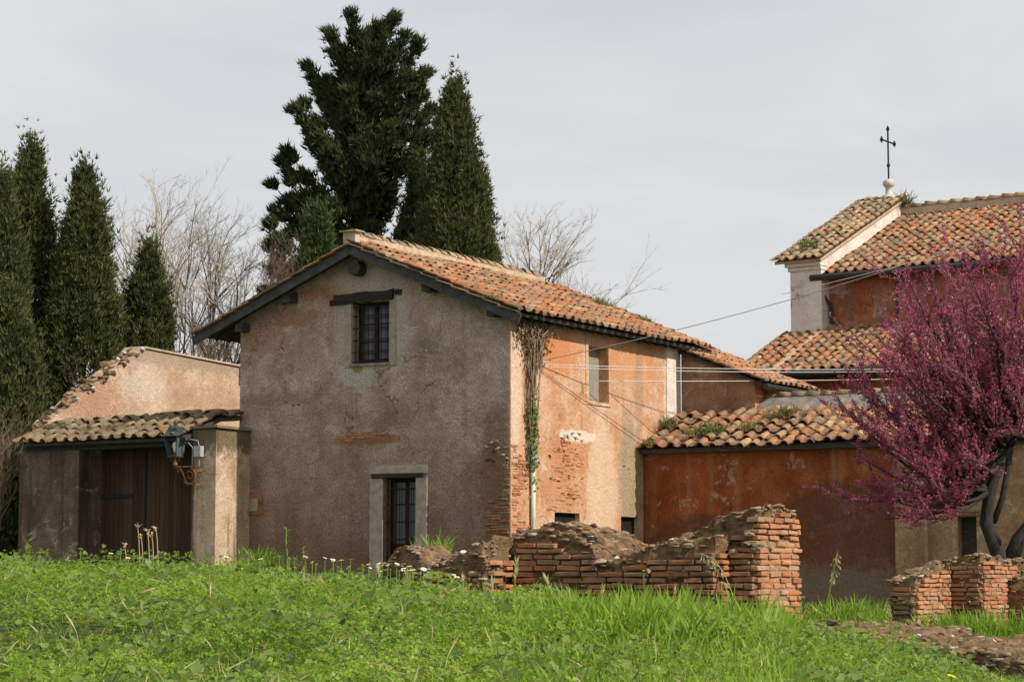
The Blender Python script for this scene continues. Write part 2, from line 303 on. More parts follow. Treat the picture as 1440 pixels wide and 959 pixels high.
# ------------------------------------------------------------ roof builder
def coppo(L_, r0, r1, th, wob):
    n = 7; v = []; f = []
    def ring(y, r, dz): return [(r*math.cos(math.pi*k/(n-1)), y, max(0, r*.92*math.sin(math.pi*k/(n-1)))+dz) for k in range(n)]
    rings = [ring(0, r0, .012), ring(L_*.5, (r0+r1)/2+wob, .004), ring(L_, r1, 0), ring(0, r0-th, .004), ring(L_*.5, (r0+r1)/2-th, -.006)]
    v = [p for q in rings for p in q]
    for a, b in ((0, 1), (1, 2), (3, 0), (4, 3)): f += [(a*n+k, a*n+k+1, b*n+k+1, b*n+k) for k in range(n-1)]
    return v, f
COPPI = {}
def coppo_set(L_, r, mat):
    key = (round(L_, 3), round(r, 3), mat.name)
    if key not in COPPI:
        COPPI[key] = [mesh('roof_tile', *coppo(L_*k, r*q, r*q*.8, .018, w_), mat, True) for k, q, w_ in ((1, 1, 0), (1.04, .95, .006), (.97, 1.06, -.004), (1.02, 1.0, .01))]
    return COPPI[key]
def roof(parent, O, U, V, width, length, sp, ex, mat, deck, jit=1., r=None, maxp=300, skip=None, sag=.03, key=None):
    """tiled slope: O eave corner, U along the eave, V up the slope"""
    O, U, V = Vector(O), Vector(U).normalized(), Vector(V).normalized(); Nn = U.cross(V)
    r = r or sp*.3; tiles = []; nc = int(width/sp); nr = int(round(length/ex)); tm = coppo_set(ex*1.22, r, mat)
    mb = MB()                                          # boarded deck under the tiles
    cs = [O+U*u+V*v+Nn*n_ for n_ in (-.09, -.015) for u, v in ((0, .03), (width, .03), (width, length), (0, length))]
    mb.add(cs, [(3,2,1,0),(4,5,6,7),(0,1,5,4),(1,2,6,5),(2,3,7,6),(3,0,4,7)]); mb.build('roof_deck', deck, parent)
    sd_ = random.uniform(0, 99)
    def lift(u, v): return sag*(mnoise.noise((u*.5+sd_, v*.6, 0))*1.2+.3*mnoise.noise((u*1.7, v*1.9, sd_)))
    pans = MB(); n = 5
    for i in range(nc+1):                              # hollow under-tiles
        for j in range(nr):
            u, v = (i)*sp+sp*.5-sp*.5, j*ex-.05
            if u > width: continue
            z0 = lift(u, v)+.02; rr = sp*.36; pv = []
            for yy, dz in ((0, .03), (ex*1.1, .0)):
                pv += [O+U*(u+rr*math.cos(math.pi*k/(n-1)))+V*(v+yy)+Nn*(z0+dz+rr*.45*(1-math.sin(math.pi*k/(n-1)))) for k in range(n)]
            pans.add(pv, [(k, k+1, n+k+1, n+k) for k in range(n-1)])
    tag(pans.build('under_tiles', M['pan'], parent), kind='stuff')
    for i in range(nc):
        cj = random.uniform(-.02, .02)*jit
        for j in range(nr):
            u, v = (i+.5)*sp+cj+random.uniform(-.018, .018)*jit, j*ex-.04+random.uniform(-.03, .03)*jit
            if skip and skip(u, v): continue
            B = Matrix((U, V, Nn)).transposed().to_4x4()
            R_ = Matrix.Rotation(random.gauss(0, .035)*jit, 4, 'Z') @ Matrix.Rotation(-.05+random.gauss(0, .02)*jit, 4, 'X') @ Matrix.Rotation(random.gauss(0, .05)*jit, 4, 'Y')
            T = Matrix.Translation(O+U*u+V*v+Nn*(.05+lift(u, v)+random.uniform(-.008, .008)*jit))
            tiles.append((key(u, v) if key else v, T @ B @ R_, random.choice(tm)))
    tiles.sort(key=lambda t: t[0]); rest = MB()
    for k, (v, Mx, me) in enumerate(tiles):
        if k < maxp: link('roof_tile', me, parent, None, Mx)
        else: rest.add([Mx @ q.co for q in me.vertices], [tuple(p.vertices) for p in me.polygons])
    if rest.v: tag(rest.build('far_roof_tiles', mat, parent, True), kind='stuff')
def ridge_caps(parent, P, Q, mat, mort, r=.13, ex=.37, base=.16, bw=.1):
    P, Q = Vector(P), Vector(Q); d = (Q-P).normalized(); n = int((Q-P).length/ex); up = Vector((0, 0, 1)); x = d.cross(up).normalized()
    mb = MB(); mb.beam(P+up*(base*.3), Q+up*(base*.3), bw*2, base*1.4); mb.build('ridge_mortar', mort, parent)
    tm = coppo_set(ex*1.15, r, mat); B = Matrix((x, d, x.cross(d))).transposed().to_4x4()
    for i in range(n):
        Mx = Matrix.Translation(P+d*(i*ex-.06)+up*(base+random.uniform(-.01, .012))) @ B @ Matrix.Rotation(-.06, 4, 'X') @ Matrix.Rotation(random.gauss(0, .03), 4, 'Z')
        link('ridge_tile', random.choice(tm), parent, None, Mx)
# ------------------------------------------------------------ bricks and stones
def brick_mesh(l, h, d, mat):
    bm = bmesh.new(); bmesh.ops.create_cube(bm, size=1)
    for v in bm.verts: v.co = Vector((v.co.x*l, v.co.y*d, v.co.z*h))+Vector([random.uniform(-.006, .006) for _ in range(3)])
    bmesh.ops.bevel(bm, geom=bm.edges[:], offset=.006, segments=1, affect='EDGES')
    for v in bm.verts: v.co += Vector([random.uniform(-.003, .003) for _ in range(3)])
    me = bpy.data.meshes.new('brick'); bm.to_mesh(me); bm.free(); me.materials.append(mat); return me
def stone_mesh(mat, sq=.7):
    bm = bmesh.new(); bmesh.ops.create_icosphere(bm, subdivisions=1, radius=.55); o = Vector([random.uniform(0, 50) for _ in range(3)])
    for v in bm.verts: v.co = v.co*(1+.55*mnoise.noise(v.co*2.2+o)); v.co.z *= sq; v.co += Vector([random.uniform(-.08, .08) for _ in range(3)])
    me = bpy.data.meshes.new('stone'); bm.to_mesh(me); bm.free(); me.materials.append(mat); return me
BR = {k: [brick_mesh(random.uniform(.17, .27), .044, .12, M[k]) for _ in range(6)] for k in ('brick', 'brickd')}
ST = {k: [stone_mesh(M[k]) for _ in range(7)] for k in ('rubst', 'palest', 'core', 'brick')}
def brick_row(parent, mkey, org, U, Nn, u0, u1, z, proud=0., keep=1., step=.058, name='brick', ok=None):
    """one course on a face: org face origin, U along, Nn outward"""
    u = u0+random.uniform(0, .1); U, Nn, org = Vector(U), Vector(Nn), Vector(org)
    while u < u1-.06:
        me = random.choice(BR[mkey]); l = max(v.co.x for v in me.vertices)*2
        if random.random() < keep and (ok is None or ok(u+l/2, z)):
            B = Matrix((U, Nn*-1, Vector((0, 0, 1)))).transposed()
            if B.determinant() < 0: B = Matrix((-U, Nn*-1, Vector((0, 0, 1)))).transposed()
            k = min(1., (u1-u)/l)
            Mx = Matrix.Translation(org+U*(u+l*k/2)+Nn*(proud-.055+random.uniform(-.012, .012))+Vector((0, 0, z+random.uniform(-.005, .005)))) @ B.to_4x4() @ Matrix.Rotation(random.gauss(0, .02), 4, 'Y') @ Matrix.Rotation(random.gauss(0, .04), 4, 'Z') @ Matrix.Diagonal((k, 1, random.uniform(.9, 1.15), 1))
            link(name, me, parent, None, Mx)
        u += l+random.uniform(.012, .022)
def stones(parent, mkey, pts, smin, smax, name='stone'):
    for p in pts:
        s_ = random.uniform(smin, smax)
        Mx = Matrix.Translation(p) @ Matrix.Rotation(random.uniform(0, 6.28), 4, 'Z') @ Matrix.Rotation(random.gauss(0, .3), 4, 'X') @ Matrix.Diagonal((s_*random.uniform(.9, 1.7), s_, s_*random.uniform(.6, 1), 1))
        link(name, random.choice(ST[mkey]), parent, None, Mx)
# ------------------------------------------------------------ ground
YR = [-5, 0, 5, 8, 11, 13.5, 16, 19, 22, 30, 40, 50, 62, 90]
UR = [-.6, -.23, -.13, -.05, 0, .05, .1, .15, .23, .6]
GT = [[-1.5]*10, [-1.5]*10, [-.62]*7+[-.7,-.8,-.8],
      [-.37,-.37,-.37,-.38,-.4,-.42,-.44,-.5,-.62,-.7],
      [-.02,-.05,-.06,-.12,-.18,-.25,-.3,-.38,-.62,-.7],
      [.1,.02,-.03,-.12,-.2,-.27,-.33,-.42,-.68,-.75],
      [.0,-.02,-.07,-.2,-.28,-.34,-.42,-.6,-.74,-.8],
      [-.1,-.1,-.15,-.3,-.4,-.46,-.52,-.66,-.78,-.8],
      [-.1,-.1,-.15,-.3,-.42,-.5,-.55,-.66,-.75,-.8],
      [0,0,-.05,-.15,-.3,-.5,-.6,-.66,-.7,-.7],
      [.1,.1,.1,0,-.2,-.5,-.65,-.7,-.75,-.7],
      [.2,.25,.25,.2,.1,-.3,-.65,-.7,-.75,-.7],
      [.3,.3,.3,.3,.2,0,-.5,-.6,-.7,-.7], [.3]*10]
def ground_z(X, Y):
    X, Y = np.asarray(X, float), np.asarray(Y, float); u = np.clip(X/np.maximum(Y, 8), UR[0], UR[-1]); y = np.clip(Y, YR[0], YR[-1])
    T = np.array(GT); yi = np.clip(np.searchsorted(YR, y)-1, 0, len(YR)-2); ui = np.clip(np.searchsorted(UR, u)-1, 0, len(UR)-2)
    ya, ua = np.array(YR), np.array(UR); fy = (y-ya[yi])/(ya[yi+1]-ya[yi]); fu = (u-ua[ui])/(ua[ui+1]-ua[ui]); fy = fy*fy*(3-2*fy); fu = fu*fu*(3-2*fu)
    z = (T[yi, ui]*(1-fy)+T[yi+1, ui]*fy)*(1-fu)+(T[yi, ui+1]*(1-fy)+T[yi+1, ui+1]*fy)*fu
    return z+.03*np.sin(X*2.1+Y*.7)*np.sin(Y*1.3-X*.4)*(Y < 18)
def gz(x, y): return float(ground_z(np.array([x]), np.array([y]))[0])
xs = np.concatenate([-np.geomspace(900, 12, 14), np.linspace(-11, 11, 89), np.geomspace(12, 900, 14)])
ys = np.concatenate([[-60, -20, -5], np.linspace(-2, 24, 105), np.linspace(25, 95, 36), np.geomspace(110, 1500, 10)])
gx, gy = np.meshgrid(xs, ys); gzz = ground_z(gx, gy); nx = len(xs)
idx = (np.arange(len(ys)-1)[:, None]*nx+np.arange(nx-1)[None]).ravel()
go = link('ground', npmesh('ground', np.stack([gx.ravel(), gy.ravel(), gzz.ravel()], 1), np.stack([idx, idx+1, idx+nx+1, idx+nx], 1), M['soil'], True)); tag(go, kind='structure')
# ------------------------------------------------------------ farmhouse
HC, HY = (-.03, 51, 0), 31
TN = .411; CS, SN = math.cos(math.atan(TN)), math.sin(math.atan(TN))
H = empty('farmhouse', HC, HY, 'old two-storey farmhouse with grey-brown gable, barred window and terracotta roof', 'house')
AP, ER, EL_, EZ = -4.08, .42, -8.6, 5.97              # apex, right eave, left eave (a), eave height
gz_ = lambda a: EZ+((ER-a) if a > AP else (a-EL_))*TN-.11
win, door = rect(-4.32, -3.27, 5.07, 6.5), rect(-3.41, -2.51, -.2, 2.42)
slab('wall', [(-7.58, -1), (-.03, -1), (-.03, gz_(0)), (AP, gz_(AP)), (-7.58, gz_(-7.58))], [win, door], .5, lambda u, v, d: (u, d, v), M['gable'], H)
swin, v1, v2 = rect(3.57, 4.54, 4.28, 5.6), rect(1.95, 3.12, 1.25, 1.62), rect(5.15, 6.05, .6, 1.6)
so = slab('wall', rect(.0, 8.3, -1, gz_(0)+.0), [swin, v1, v2], .03, lambda u, v, d: (-d, u, v), M['side'], H); tag(so, 'sunlit orange plaster side wall')
slab('wall', rect(.5, 8.3, -1, gz_(-.03)), [swin, v1, v2], .45, lambda u, v, d: (-.03-d, u, v), M['side'], H)
MB().box(-7.58, -.5, 7.9, 8.3, -1, 6.0).build('wall', M['annex'], H); MB().box(-7.58, -7.1, .5, 7.9, -1, 6.1).build('wall', M['gable'], H)
slab('wall', [(-7.58, 6.0), (-.03, 6.0), (AP, gz_(AP)-.05)], [], .3, lambda u, v, d: (u, 8.2-d, v), M['annex'], H)
MB().box(-.01, .035, 7.55, 8.33, 2.6, 6.02, .006).build('corner_pilaster', M['white_pl'], H)
roof(H, (ER, -.42, EZ), (0, 1, 0), (-CS, 0, SN), 9.85, 4.5/CS, .36, .38, M['tile'], M['wood'], maxp=262, sag=.05)
roof(H, (EL_, 9.43, EZ), (0, -1, 0), (CS, 0, SN), 9.85, 4.52/CS, .36, .38, M['tile_old'], M['wood'], maxp=38, key=lambda u, v: -u)
ridge_caps(H, (AP, -.35, 7.84), (AP, 8.35, 7.84), M['tile_old'], M['mortar'], .14, .37, .2, .12)
MB().box(AP-.17, AP+.17, -.48, -.3, 7.84, 8.1, .008).build('ridge_end_block', M['mortar'], H)
MB().box(AP-.24, AP+.24, -.55, -.2, 8.1, 8.135, .006).build('ridge_end_tile', M['tile_old'], H)
for sx, e in ((1, ER), (-1, EL_)):
    p0, p1 = Vector((e+.03*sx, -.44, EZ-.15)), Vector((AP, -.44, gz_(AP)-.04)); d = (p1-p0).normalized()
    MB().beam(p0-d*.05, p1+d*.06, .05, .2, up=(0, 0, 1), jit=.006).build('barge_board', M['woodb'], H)
    q0, q1 = Vector((e+.02*sx, -.46, EZ-.02)), Vector((AP, -.46, gz_(AP)+.1)); L0 = (q1-q0).length; d = (q1-q0).normalized()
    n = 11
    for i in range(n):                                  # flat verge tiles over the board
        a_, b_ = q0+d*(L0*i/n-.02), q0+d*(L0*(i+1)/n+.03)
        MB().beam(a_+Vector((0, random.uniform(-.02, .01), .035)), b_+Vector((0, 0, .0)), .22, .03, jit=.006).build('verge_tile', M['tile_old'], H)
for a, z, s_ in ((AP, 7.28, .36), (-2.05, 6.72, .24), (-6.0, 6.72, .24), (-.32, 6.02, .2), (-7.4, 6.08, .2)):
    mb = MB(); n = 9
    mb.tube([(a, -.3, z), (a, .1, z)], s_/2, n) if s_ > .3 else mb.box(a-s_/2, a+s_/2, -.33, .1, z-s_/2, z+s_/2, .015)
    mb.build('beam_end', M['wood'], H)
for i in range(20):                                     # rafter feet under the eaves
    for sx, e in ((1, ER), (-1, EL_)):
        b = .1+i*.475; MB().beam((e-.2*sx, b, EZ-.1), (e-.62*sx if sx > 0 else e+1.1, b, EZ-.14+(.6 if sx > 0 else 1.1)*TN), .07, .07).build('rafter', M['wood'], H)
# a broken patch of hollow tile and plaster by the left beam
MB().tube([(-6.35, -.06, 6.52), (-6.35, .1, 6.55)], .1, 8).build('clay_pipe_end', M['brick'], H)
# upper window
W = MB().box(-4.3, -3.29, .26, .3, 5.09, 5.17).box(-4.3, -3.29, .26, .3, 6.42, 6.49).box(-4.3, -4.22, .26, .3, 5.17, 6.42).box(-3.37, -3.29, .26, .3, 5.17, 6.42).box(-3.84, -3.75, .25, .3, 5.17, 6.42).build('window', M['frame_red'], H)
for a0, a1 in ((-4.22, -3.84), (-3.75, -3.37)):
    for k in range(3):
        z0 = 5.17+k*1.25/3; MB().box(a0, a1, .275, .283, z0+.015, z0+1.25/3-.015).build('pane', M['glass'], W)
        if k: MB().box(a0, a1, .262, .298, z0-.014, z0+.014).build('glazing_bar', M['frame_red'], W)
    MB().box(a0+.08, a1, .33, .34, 5.2, 6.15).build('curtain', M['curtain'], W)
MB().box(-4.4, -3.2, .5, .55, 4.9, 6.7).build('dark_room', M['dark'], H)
G_ = MB().box(-4.33, -3.26, .03, .05, 5.1, 5.13).build('window_grille', M['iron'], H)
for i in range(6): MB().tube([(-4.24+i*.178, .05, 5.06), (-4.24+i*.178, .05, 6.49)], .011, 5).build('bar', M['iron'], G_)
for z in (5.35, 5.62, 5.9, 6.18, 6.4): MB().box(-4.36, -3.23, .055, .067, z-.014, z+.014).build('bar', M['iron'], G_)
mb = MB(); n = 13                                       # rough hewn lintel
rows = [[(-4.8+1.66*i/n, y, z+.045*mnoise.noise((i*.37, y*9, z*3))+.05*i/n) for y, z in ((-.07, 6.47), (-.09, 6.55), (-.08, 6.66), (-.05, 6.71), (.3, 6.71), (.3, 6.47))] for i in range(n+1)]
mb.add([p for r in rows for p in r], [(i*6+k, i*6+(k+1) % 6, (i+1)*6+(k+1) % 6, (i+1)*6+k) for i in range(n) for k in range(6)]+[(5,4,3,2,1,0), tuple(n*6+k for k in range(6))])
mb.build('window_lintel', M['lintel'], H); MB().box(-3.1, -2.93, -.04, .1, 6.62, 6.73, .012).build('lintel_stub', M['lintel'], H)
MB().tube([(-4.87, -.05, 6.53), (-4.87, .1, 6.53)], .075, 7).build('beam_stub', M['frame_red'], H)
MB().box(-4.36, -3.23, -.035, .28, 5.0, 5.068, .01).build('window_sill', M['greymortar'], H)
for a0, a1 in ((-4.5, -4.325), (-3.265, -3.08)):
    MB().box(a0, a1, -.018, .1, 5.0, 6.48, .012).build('plaster_band', M['stone'], H)
# door
for a0, a1 in ((-3.78, -3.415), (-2.505, -2.2)): MB().box(a0, a1, -.025, .35, -.3, 2.4, .008).build('door_jamb', M['stone'], H)
MB().box(-3.72, -2.28, -.06, .3, 2.395, 2.49, .014).build('door_lintel', M['lintel'], H); MB().box(-3.79, -2.2, -.02, .2, 2.495, 2.68, .012).build('door_head', M['stone'], H)
D = MB().box(-3.42, -2.5, .3, .34, -.3, 2.41).build('door', M['frame_red'], H)
for i in range(2): MB().box(-3.33+i*.46, -2.97+i*.46, .285, .3, .9, 2.3).build('pane', M['glass'], D)
for i in range(6): MB().tube([(-3.36+i*.16, .12, -.2), (-3.36+i*.16, .12, 2.4)], .01, 5).build('bar', M['iron'], D)
for z in (.6, 1.0, 1.4, 1.8, 2.15): MB().box(-3.42, -2.5, .125, .137, z-.013, z+.013).build('bar', M['iron'], D)
# side window: grey shutter set back in the reveal
S = MB().box(-.3, -.26, 3.56, 4.55, 4.28, 5.6).build('shutter', M['shutter'], H); MB().box(-.26, -.235, 3.57, 4.54, 4.28, 4.34).build('shutter_rail', M['stone'], S)
MB().box(-.2, .025, 3.5, 4.62, 4.2, 4.275, .008).build('window_sill', M['side'], H)
for b0, b1 in ((3.42, 3.566), (4.545, 4.68)): MB().box(-.02, .014, b0, b1, 4.2, 5.75, .006).build('window_surround', M['side'], H)
for r_ in (v1, v2): MB().box(-1.2, -.5, r_[0][0]-.1, r_[1][0]+.1, r_[0][1]-.2, r_[2][1]+.2).build('dark_room', M['dark'], H); MB().box(-.14, -.12, r_[0][0]+.004, r_[1][0]-.004, r_[0][1]+.004, r_[2][1]-.004).build('opening_shade_sheet', M['dark'], H)  # near-black sheet set into each opening stands in for its shade
MB().box(-7.21, -6.98, -.05, .06, 1.7, 2.0, .006).build('meter_box', M['stone'], H); MB().box(-7.25, -6.85, -.025, .03, 1.62, 2.1, .02).build('brick_surround', M['brickd'], H)
# bared bricks: corner, below the sill, side wall
for k in range(34):
    z = 1.0+k*.062; w_ = .36+.34*math.sin(k*.21)+random.uniform(-.12, .12)
    if z < 2.9: brick_row(H, 'brickd', (0, 0, 0), (-1, 0, 0), (0, -1, 0), .0, max(.15, w_), z, .012, .8)
    brick_row(H, 'brick', (0, 0, 0), (0, 1, 0), (1, 0, 0), .02, max(.2, .55+.35*math.sin(k*.3+1)+random.uniform(-.1, .15)), z, .012, .85)
for k in range(3): brick_row(H, 'brick', (-4.75, 0, 0), (1, 0, 0), (0, -1, 0), .1*k, 1.75-.5*k, 3.42-k*.06, .006, .8-.2*k)
for k in range(22):
    z = 1.68+k*.075
    brick_row(H, 'brick', (0, 0, 0), (0, 1, 0), (1, 0, 0), 1.5+.5*abs(math.sin(k*.7)), 3.0+.35*math.sin(k*.5), z, .006, .42)
sp_ = lambda n_, b0, b1, z0, z1: [(random.uniform(-.03, -.01), random.uniform(b0, b1), random.uniform(z0, z1)) for _ in range(n_)]
stones(H, 'brick', sp_(40, 1.6, 3.3, 1.9, 3.4), .06, .13); stones(H, 'palest', sp_(9, 2.1, 3.6, 3.3, 3.5), .08, .17); stones(H, 'rubst', sp_(10, 5.2, 6.2, 2.4, 3.3), .05, .1)
stones(H, 'rubst', [(random.uniform(-.75, -.1), .02, random.uniform(2.7, 3.35)) for _ in range(22)], .06, .14)
stones(H, 'palest', [(-2.35+random.uniform(-.1, .4), 0, random.uniform(5.2, 5.35)) for _ in range(5)], .03, .07); stones(H, 'rubst', [(random.uniform(-6.3, -5.7), 0, 4.23+random.uniform(-.05, .05)) for _ in range(4)], .05, .1)
# downpipe with a cable box at its head
P_ = MB().tube([(.075, .86, .4), (.075, .86, 2.62)], .055, 10).build('drain_pipe', M['pvc'], H, True); MB().box(.0, .13, .76, .96, 2.7, 3.12, .01).build('cable_box', M['greybox'], P_); MB().tube([(.075, .86, 2.55), (.08, .86, 2.75)], .062, 10).build('pipe_collar', M['greybox'], P_)
# ------------------------------------------------------------ lean-to shed
S = empty('lean_to_shed', HC, HY, 'dark lean-to shed with plank doors and mossy tile roof left of the farmhouse', 'shed')
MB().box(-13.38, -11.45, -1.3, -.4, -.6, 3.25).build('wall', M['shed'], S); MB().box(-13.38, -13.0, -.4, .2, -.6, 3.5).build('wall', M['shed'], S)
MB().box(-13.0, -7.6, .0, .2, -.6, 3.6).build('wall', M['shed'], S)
MB().box(-7.95, -7.25, -1.3, -.003, -.6, 3.6, .012).build('pier', M['pil'], S); MB().box(-8.0, -7.2, -1.36, -.004, 3.61, 3.68, .012).build('pier_cap', M['tile_moss'], S)
x = -11.5
while x < -7.97:
    w_ = random.uniform(.12, .17); x1 = min(x+w_, -7.955); MB().box(x, x1-.008, -.46, -.42+random.uniform(-.006, .006), .0, 3.3).build('plank', M['plank'], S); x = x1
MB().box(-11.45, -10.45, -.485, -.462, 2.06, 2.16, .006).build('door_rail', M['lintel'], S); MB().box(-8.5, -7.96, -.485, -.462, 2.06, 2.16, .006).build('door_rail', M['lintel'], S)
MB().box(-10.08, -10.03, -.49, -.462, 0, 3.2).build('door_stile', M['lintel'], S)
MB().beam((-13.2, -1.25, 3.3), (-7.95, -1.25, 3.3), .16, .16, jit=.01).build('eave_beam', M['wood'], S)
c_ = math.cos(.38); s_ = math.sin(.38)
roof(S, (-13.15, -1.62, 3.4), (1, 0, 0), (0, c_, s_), 5.2, 1.75, .36, .42, M['tile_moss'], M['wood'], 1.8)
roof(S, (-12.9, -.25, 3.93), (1, 0, 0), (0, c_, s_*.6), 5.4, .45, .48, .45, M['tile_moss'], M['wood'], 2.5, .15)
# ------------------------------------------------------------ garden wall, its near end broken down
Gw = empty('garden_wall', HC, HY, 'tall sunlit peach plaster wall with broken stepped end behind the shed', 'wall')
prof = [(0, 4.0)]+[(.1+3.4*i/14, 4.1+2.15*i/14+.12*mnoise.noise((i*.9, 3, 0))) for i in range(15)]+[(5.5, 6.2), (7.7, 6.1), (10, 6.0)]
Wf = slab('wall', [(10, -.6), (0, -.6)][::-1]+[prof[-1]]+prof[-2::-1], [], .6, lambda u, v, d: (-13.6-d, u, v), M['peach'], Gw)
MB().beam((-13.88, 3.55, 6.27), (-13.88, 10, 6.02), .66, .05, jit=.01).build('coping', M['mortar'], Gw)
pts = [(-13.6-random.uniform(-.02, .6), b, 4.05+b*.63+random.uniform(-.08, .06)) for b in np.linspace(0, 3.5, 90)]
stones(Gw, 'rubst', pts[::2], .1, .24); stones(Gw, 'palest', pts[1::8], .1, .2); stones(Gw, 'core', pts[3::4], .15, .3)
# ------------------------------------------------------------ annex behind the house
A_ = empty('house_annex', HC, HY, 'small tiled annex with shaded wall joined behind the farmhouse', 'outbuilding')
slab('wall', [(.04, 2.0), (2.08, 2.0), (2.08, 4.98), (.04, 5.8)], [], .3, lambda u, v, d: (u, 8.35+d, v), M['annex'], A_)
MB().box(1.8, 2.08, 8.65, 11.6, 2, 4.95).build('wall', M['orange'], A_); MB().box(2.075, 2.084, 8.352, 8.66, 2, 4.95).build('wall', M['orange'], A_)
ca = math.atan(.4); roof(A_, (2.4, 8.18, 4.95), (0, 1, 0), (-math.cos(ca), 0, math.sin(ca)), 3.6, 3.6, .33, .38, M['tile'], M['wood'], 1.3)
MB().tube([(2.44, 8.2, 4.86), (2.44, 11.75, 4.86)], .075, 8).build('gutter', M['copper'], A_)
# ------------------------------------------------------------ low building
B_ = empty('low_building', HC, HY, 'long low red-walled building with a weedy tile roof beside the farmhouse', 'outbuilding')
MB().box(.04, 6.65, 6.3, 6.6, -1.5, 3.3).build('wall', M['redwall'], B_)
slab('wall', rect(6.65, 14, -1.5, 3.3), [rect(8.05, 8.5, .2, 1.5)], .3, lambda u, v, d: (u, 6.28+d, v), M['ochrewall'], B_)
MB().box(6.62, 7.4, 6.1, 6.28, -1.5, 2.9, .01).build('buttress', M['ochrewall'], B_); MB().box(8.0, 8.55, 6.6, 6.65, 0, 1.7).build('door', M['wood'], B_)
brick_row(B_, 'brickd', (8.0, 6.28, 0), (1, 0, 0), (0, -1, 0), 0, .6, 1.55, .04); brick_row(B_, 'brickd', (8.0, 6.28, 0), (1, 0, 0), (0, -1, 0), 0, .6, 1.62, .04)
cl = math.atan(.45)
roof(B_, (.05, 5.98, 3.25), (1, 0, 0), (0, math.cos(cl), math.sin(cl)), 13, 2.3/math.cos(cl), .37, .4, M['tile'], M['wood'], 1.9, maxp=270, sag=.06, key=lambda u, v: u+v*.01)
MB().beam((.1, 6.1, 3.2), (13, 6.1, 3.2), .14, .12, jit=.01).build('eave_beam', M['wood'], B_)
MB().add([(2.09, 8.12, 4.17), (13, 8.12, 4.17), (13, 8.85, 4.62), (2.09, 8.85, 4.62), (2.1, 9.2, 4.2), (13, 9.2, 4.2), (13, 9.05, 4.62), (2.1, 9.05, 4.62)], [(0,1,2,3),(5,4,7,6),(3,2,6,7),(4,0,3,7),(1,5,6,2)]).build('ridge_bank', M['greymortar'], B_)
ridge_caps(B_, (2.12, 8.97, 4.6), (13, 8.97, 4.6), M['tile_old'], M['greymortar'], .13, .4, .05, .1)
MB().add([(2.1, 9.1, 4.4), (13, 9.1, 4.4), (13, 12, 3.2), (2.1, 12, 3.2), (2.1, 9.1, 4.3), (13, 9.1, 4.3), (13, 12, 3.1), (2.1, 12, 3.1)], [(0,1,2,3),(7,6,5,4),(0,4,5,1),(1,5,6,2),(2,6,7,3),(3,7,4,0)]).build('back_roof', M['pan'], B_)
# ------------------------------------------------------------ church
K = empty('church', (0, 72, 0), 35, 'small church with stepped tile roofs, pale gable end and iron cross', 'church')
TC = .445; cc, sc_ = math.cos(math.atan(TC)), math.sin(math.atan(TC))
MB().box(10.95, 28, .4, .8, 5, 8.95).build('wall', M['church'], K); MB().box(10.2, 28, -2.85, -2.5, 0, 5.9).build('wall', M['redwall'], K); MB().box(10.0, 10.3, -2.85, .4, 0, 6.0).build('wall', M['redwall'], K)
roof(K, (10.97, 0, 8.85), (1, 0, 0), (0, cc, sc_), 15, 5.4/cc, .3, .38, M['tile'], M['wood'], 1.2, maxp=150, key=lambda u, v: v+(9 if u > 6.5 else 0))
MB().add([(11, 5.4, 11.25), (28, 5.4, 11.25), (28, 11, 8.8), (11, 11, 8.8), (11, 5.4, 11.15), (28, 5.4, 11.15), (28, 11, 8.7), (11, 11, 8.7)], [(0,1,2,3),(7,6,5,4),(0,4,5,1),(1,5,6,2),(2,6,7,3),(3,7,4,0)]).build('back_roof', M['pan'], K)
ridge_caps(K, (10.95, 5.4, 11.28), (26, 5.4, 11.28), M['tile_old'], M['mortar'], .14, .42, .24, .1)
slab('gable_wall', [(-.1, 6), (10.9, 6), (10.9, 9.3), (5.4, 11.75), (-.1, 9.3)], [], 1.0, lambda u, v, d: (9.95+d, u, v), M['white_pl'], K)
for z0, z1, e in ((9.0, 9.12, .05), (9.12, 9.3, .12)): MB().box(9.95-e, 10.95+e*.3, -.1-e, .25, z0, z1, .006).build('cornice', M['white_pl'], K)
roof(K, (9.55, -.35, 9.28), (1, 0, 0), (0, cc, sc_), 1.5, 5.85/cc, .3, .38, M['tile_old'], M['mortar'], 1.2, maxp=60)
MB().add([(9.7, 5.5, 11.85), (11.0, 5.5, 11.85), (11.0, 11, 9.4), (9.7, 11, 9.4), (9.7, 5.5, 11.75), (11.0, 5.5, 11.75), (11.0, 11, 9.3), (9.7, 11, 9.3)], [(0,1,2,3),(7,6,5,4),(0,4,5,1),(1,5,6,2),(2,6,7,3),(3,7,4,0)]).build('back_coping', M['pan'], K)
Fn = MB().lathe((10.5, 5.4, 11.9), [(.2,-.1),(.2,.05),(.11,.08),(.1,.3),(.14,.33),(.19,.4),(.18,.5),(.08,.57),(0,.58)], 12).build('stone_finial', M['palest'], K, True)
X_ = MB().tube([(10.5, 5.4, 12.4), (10.5, 5.4, 14.05)], .03, 6).build('iron_cross', M['iron'], K)
MB().tube([(10.5, 4.95, 13.65), (10.5, 5.85, 13.65)], .028, 6).build('cross_arm', M['iron'], X_)
for p in ((10.5, 5.4, 14.05), (10.5, 4.95, 13.65), (10.5, 5.85, 13.65), (10.5, 5.4, 12.9)):
    q = Vector(p); MB().tube([q-Vector((0, 0, .11)), q-Vector((0, 0, .03)), q, q+Vector((0, 0, .03)), q+Vector((0, 0, .11))], [.01, .05, .065, .05, .01], 6).build('cross_knob', M['iron'], X_)
MB().tube([(10.6, -.08, 8.77), (27, -.08, 8.77)], .1, 8).build('gutter', M['copper'], K)
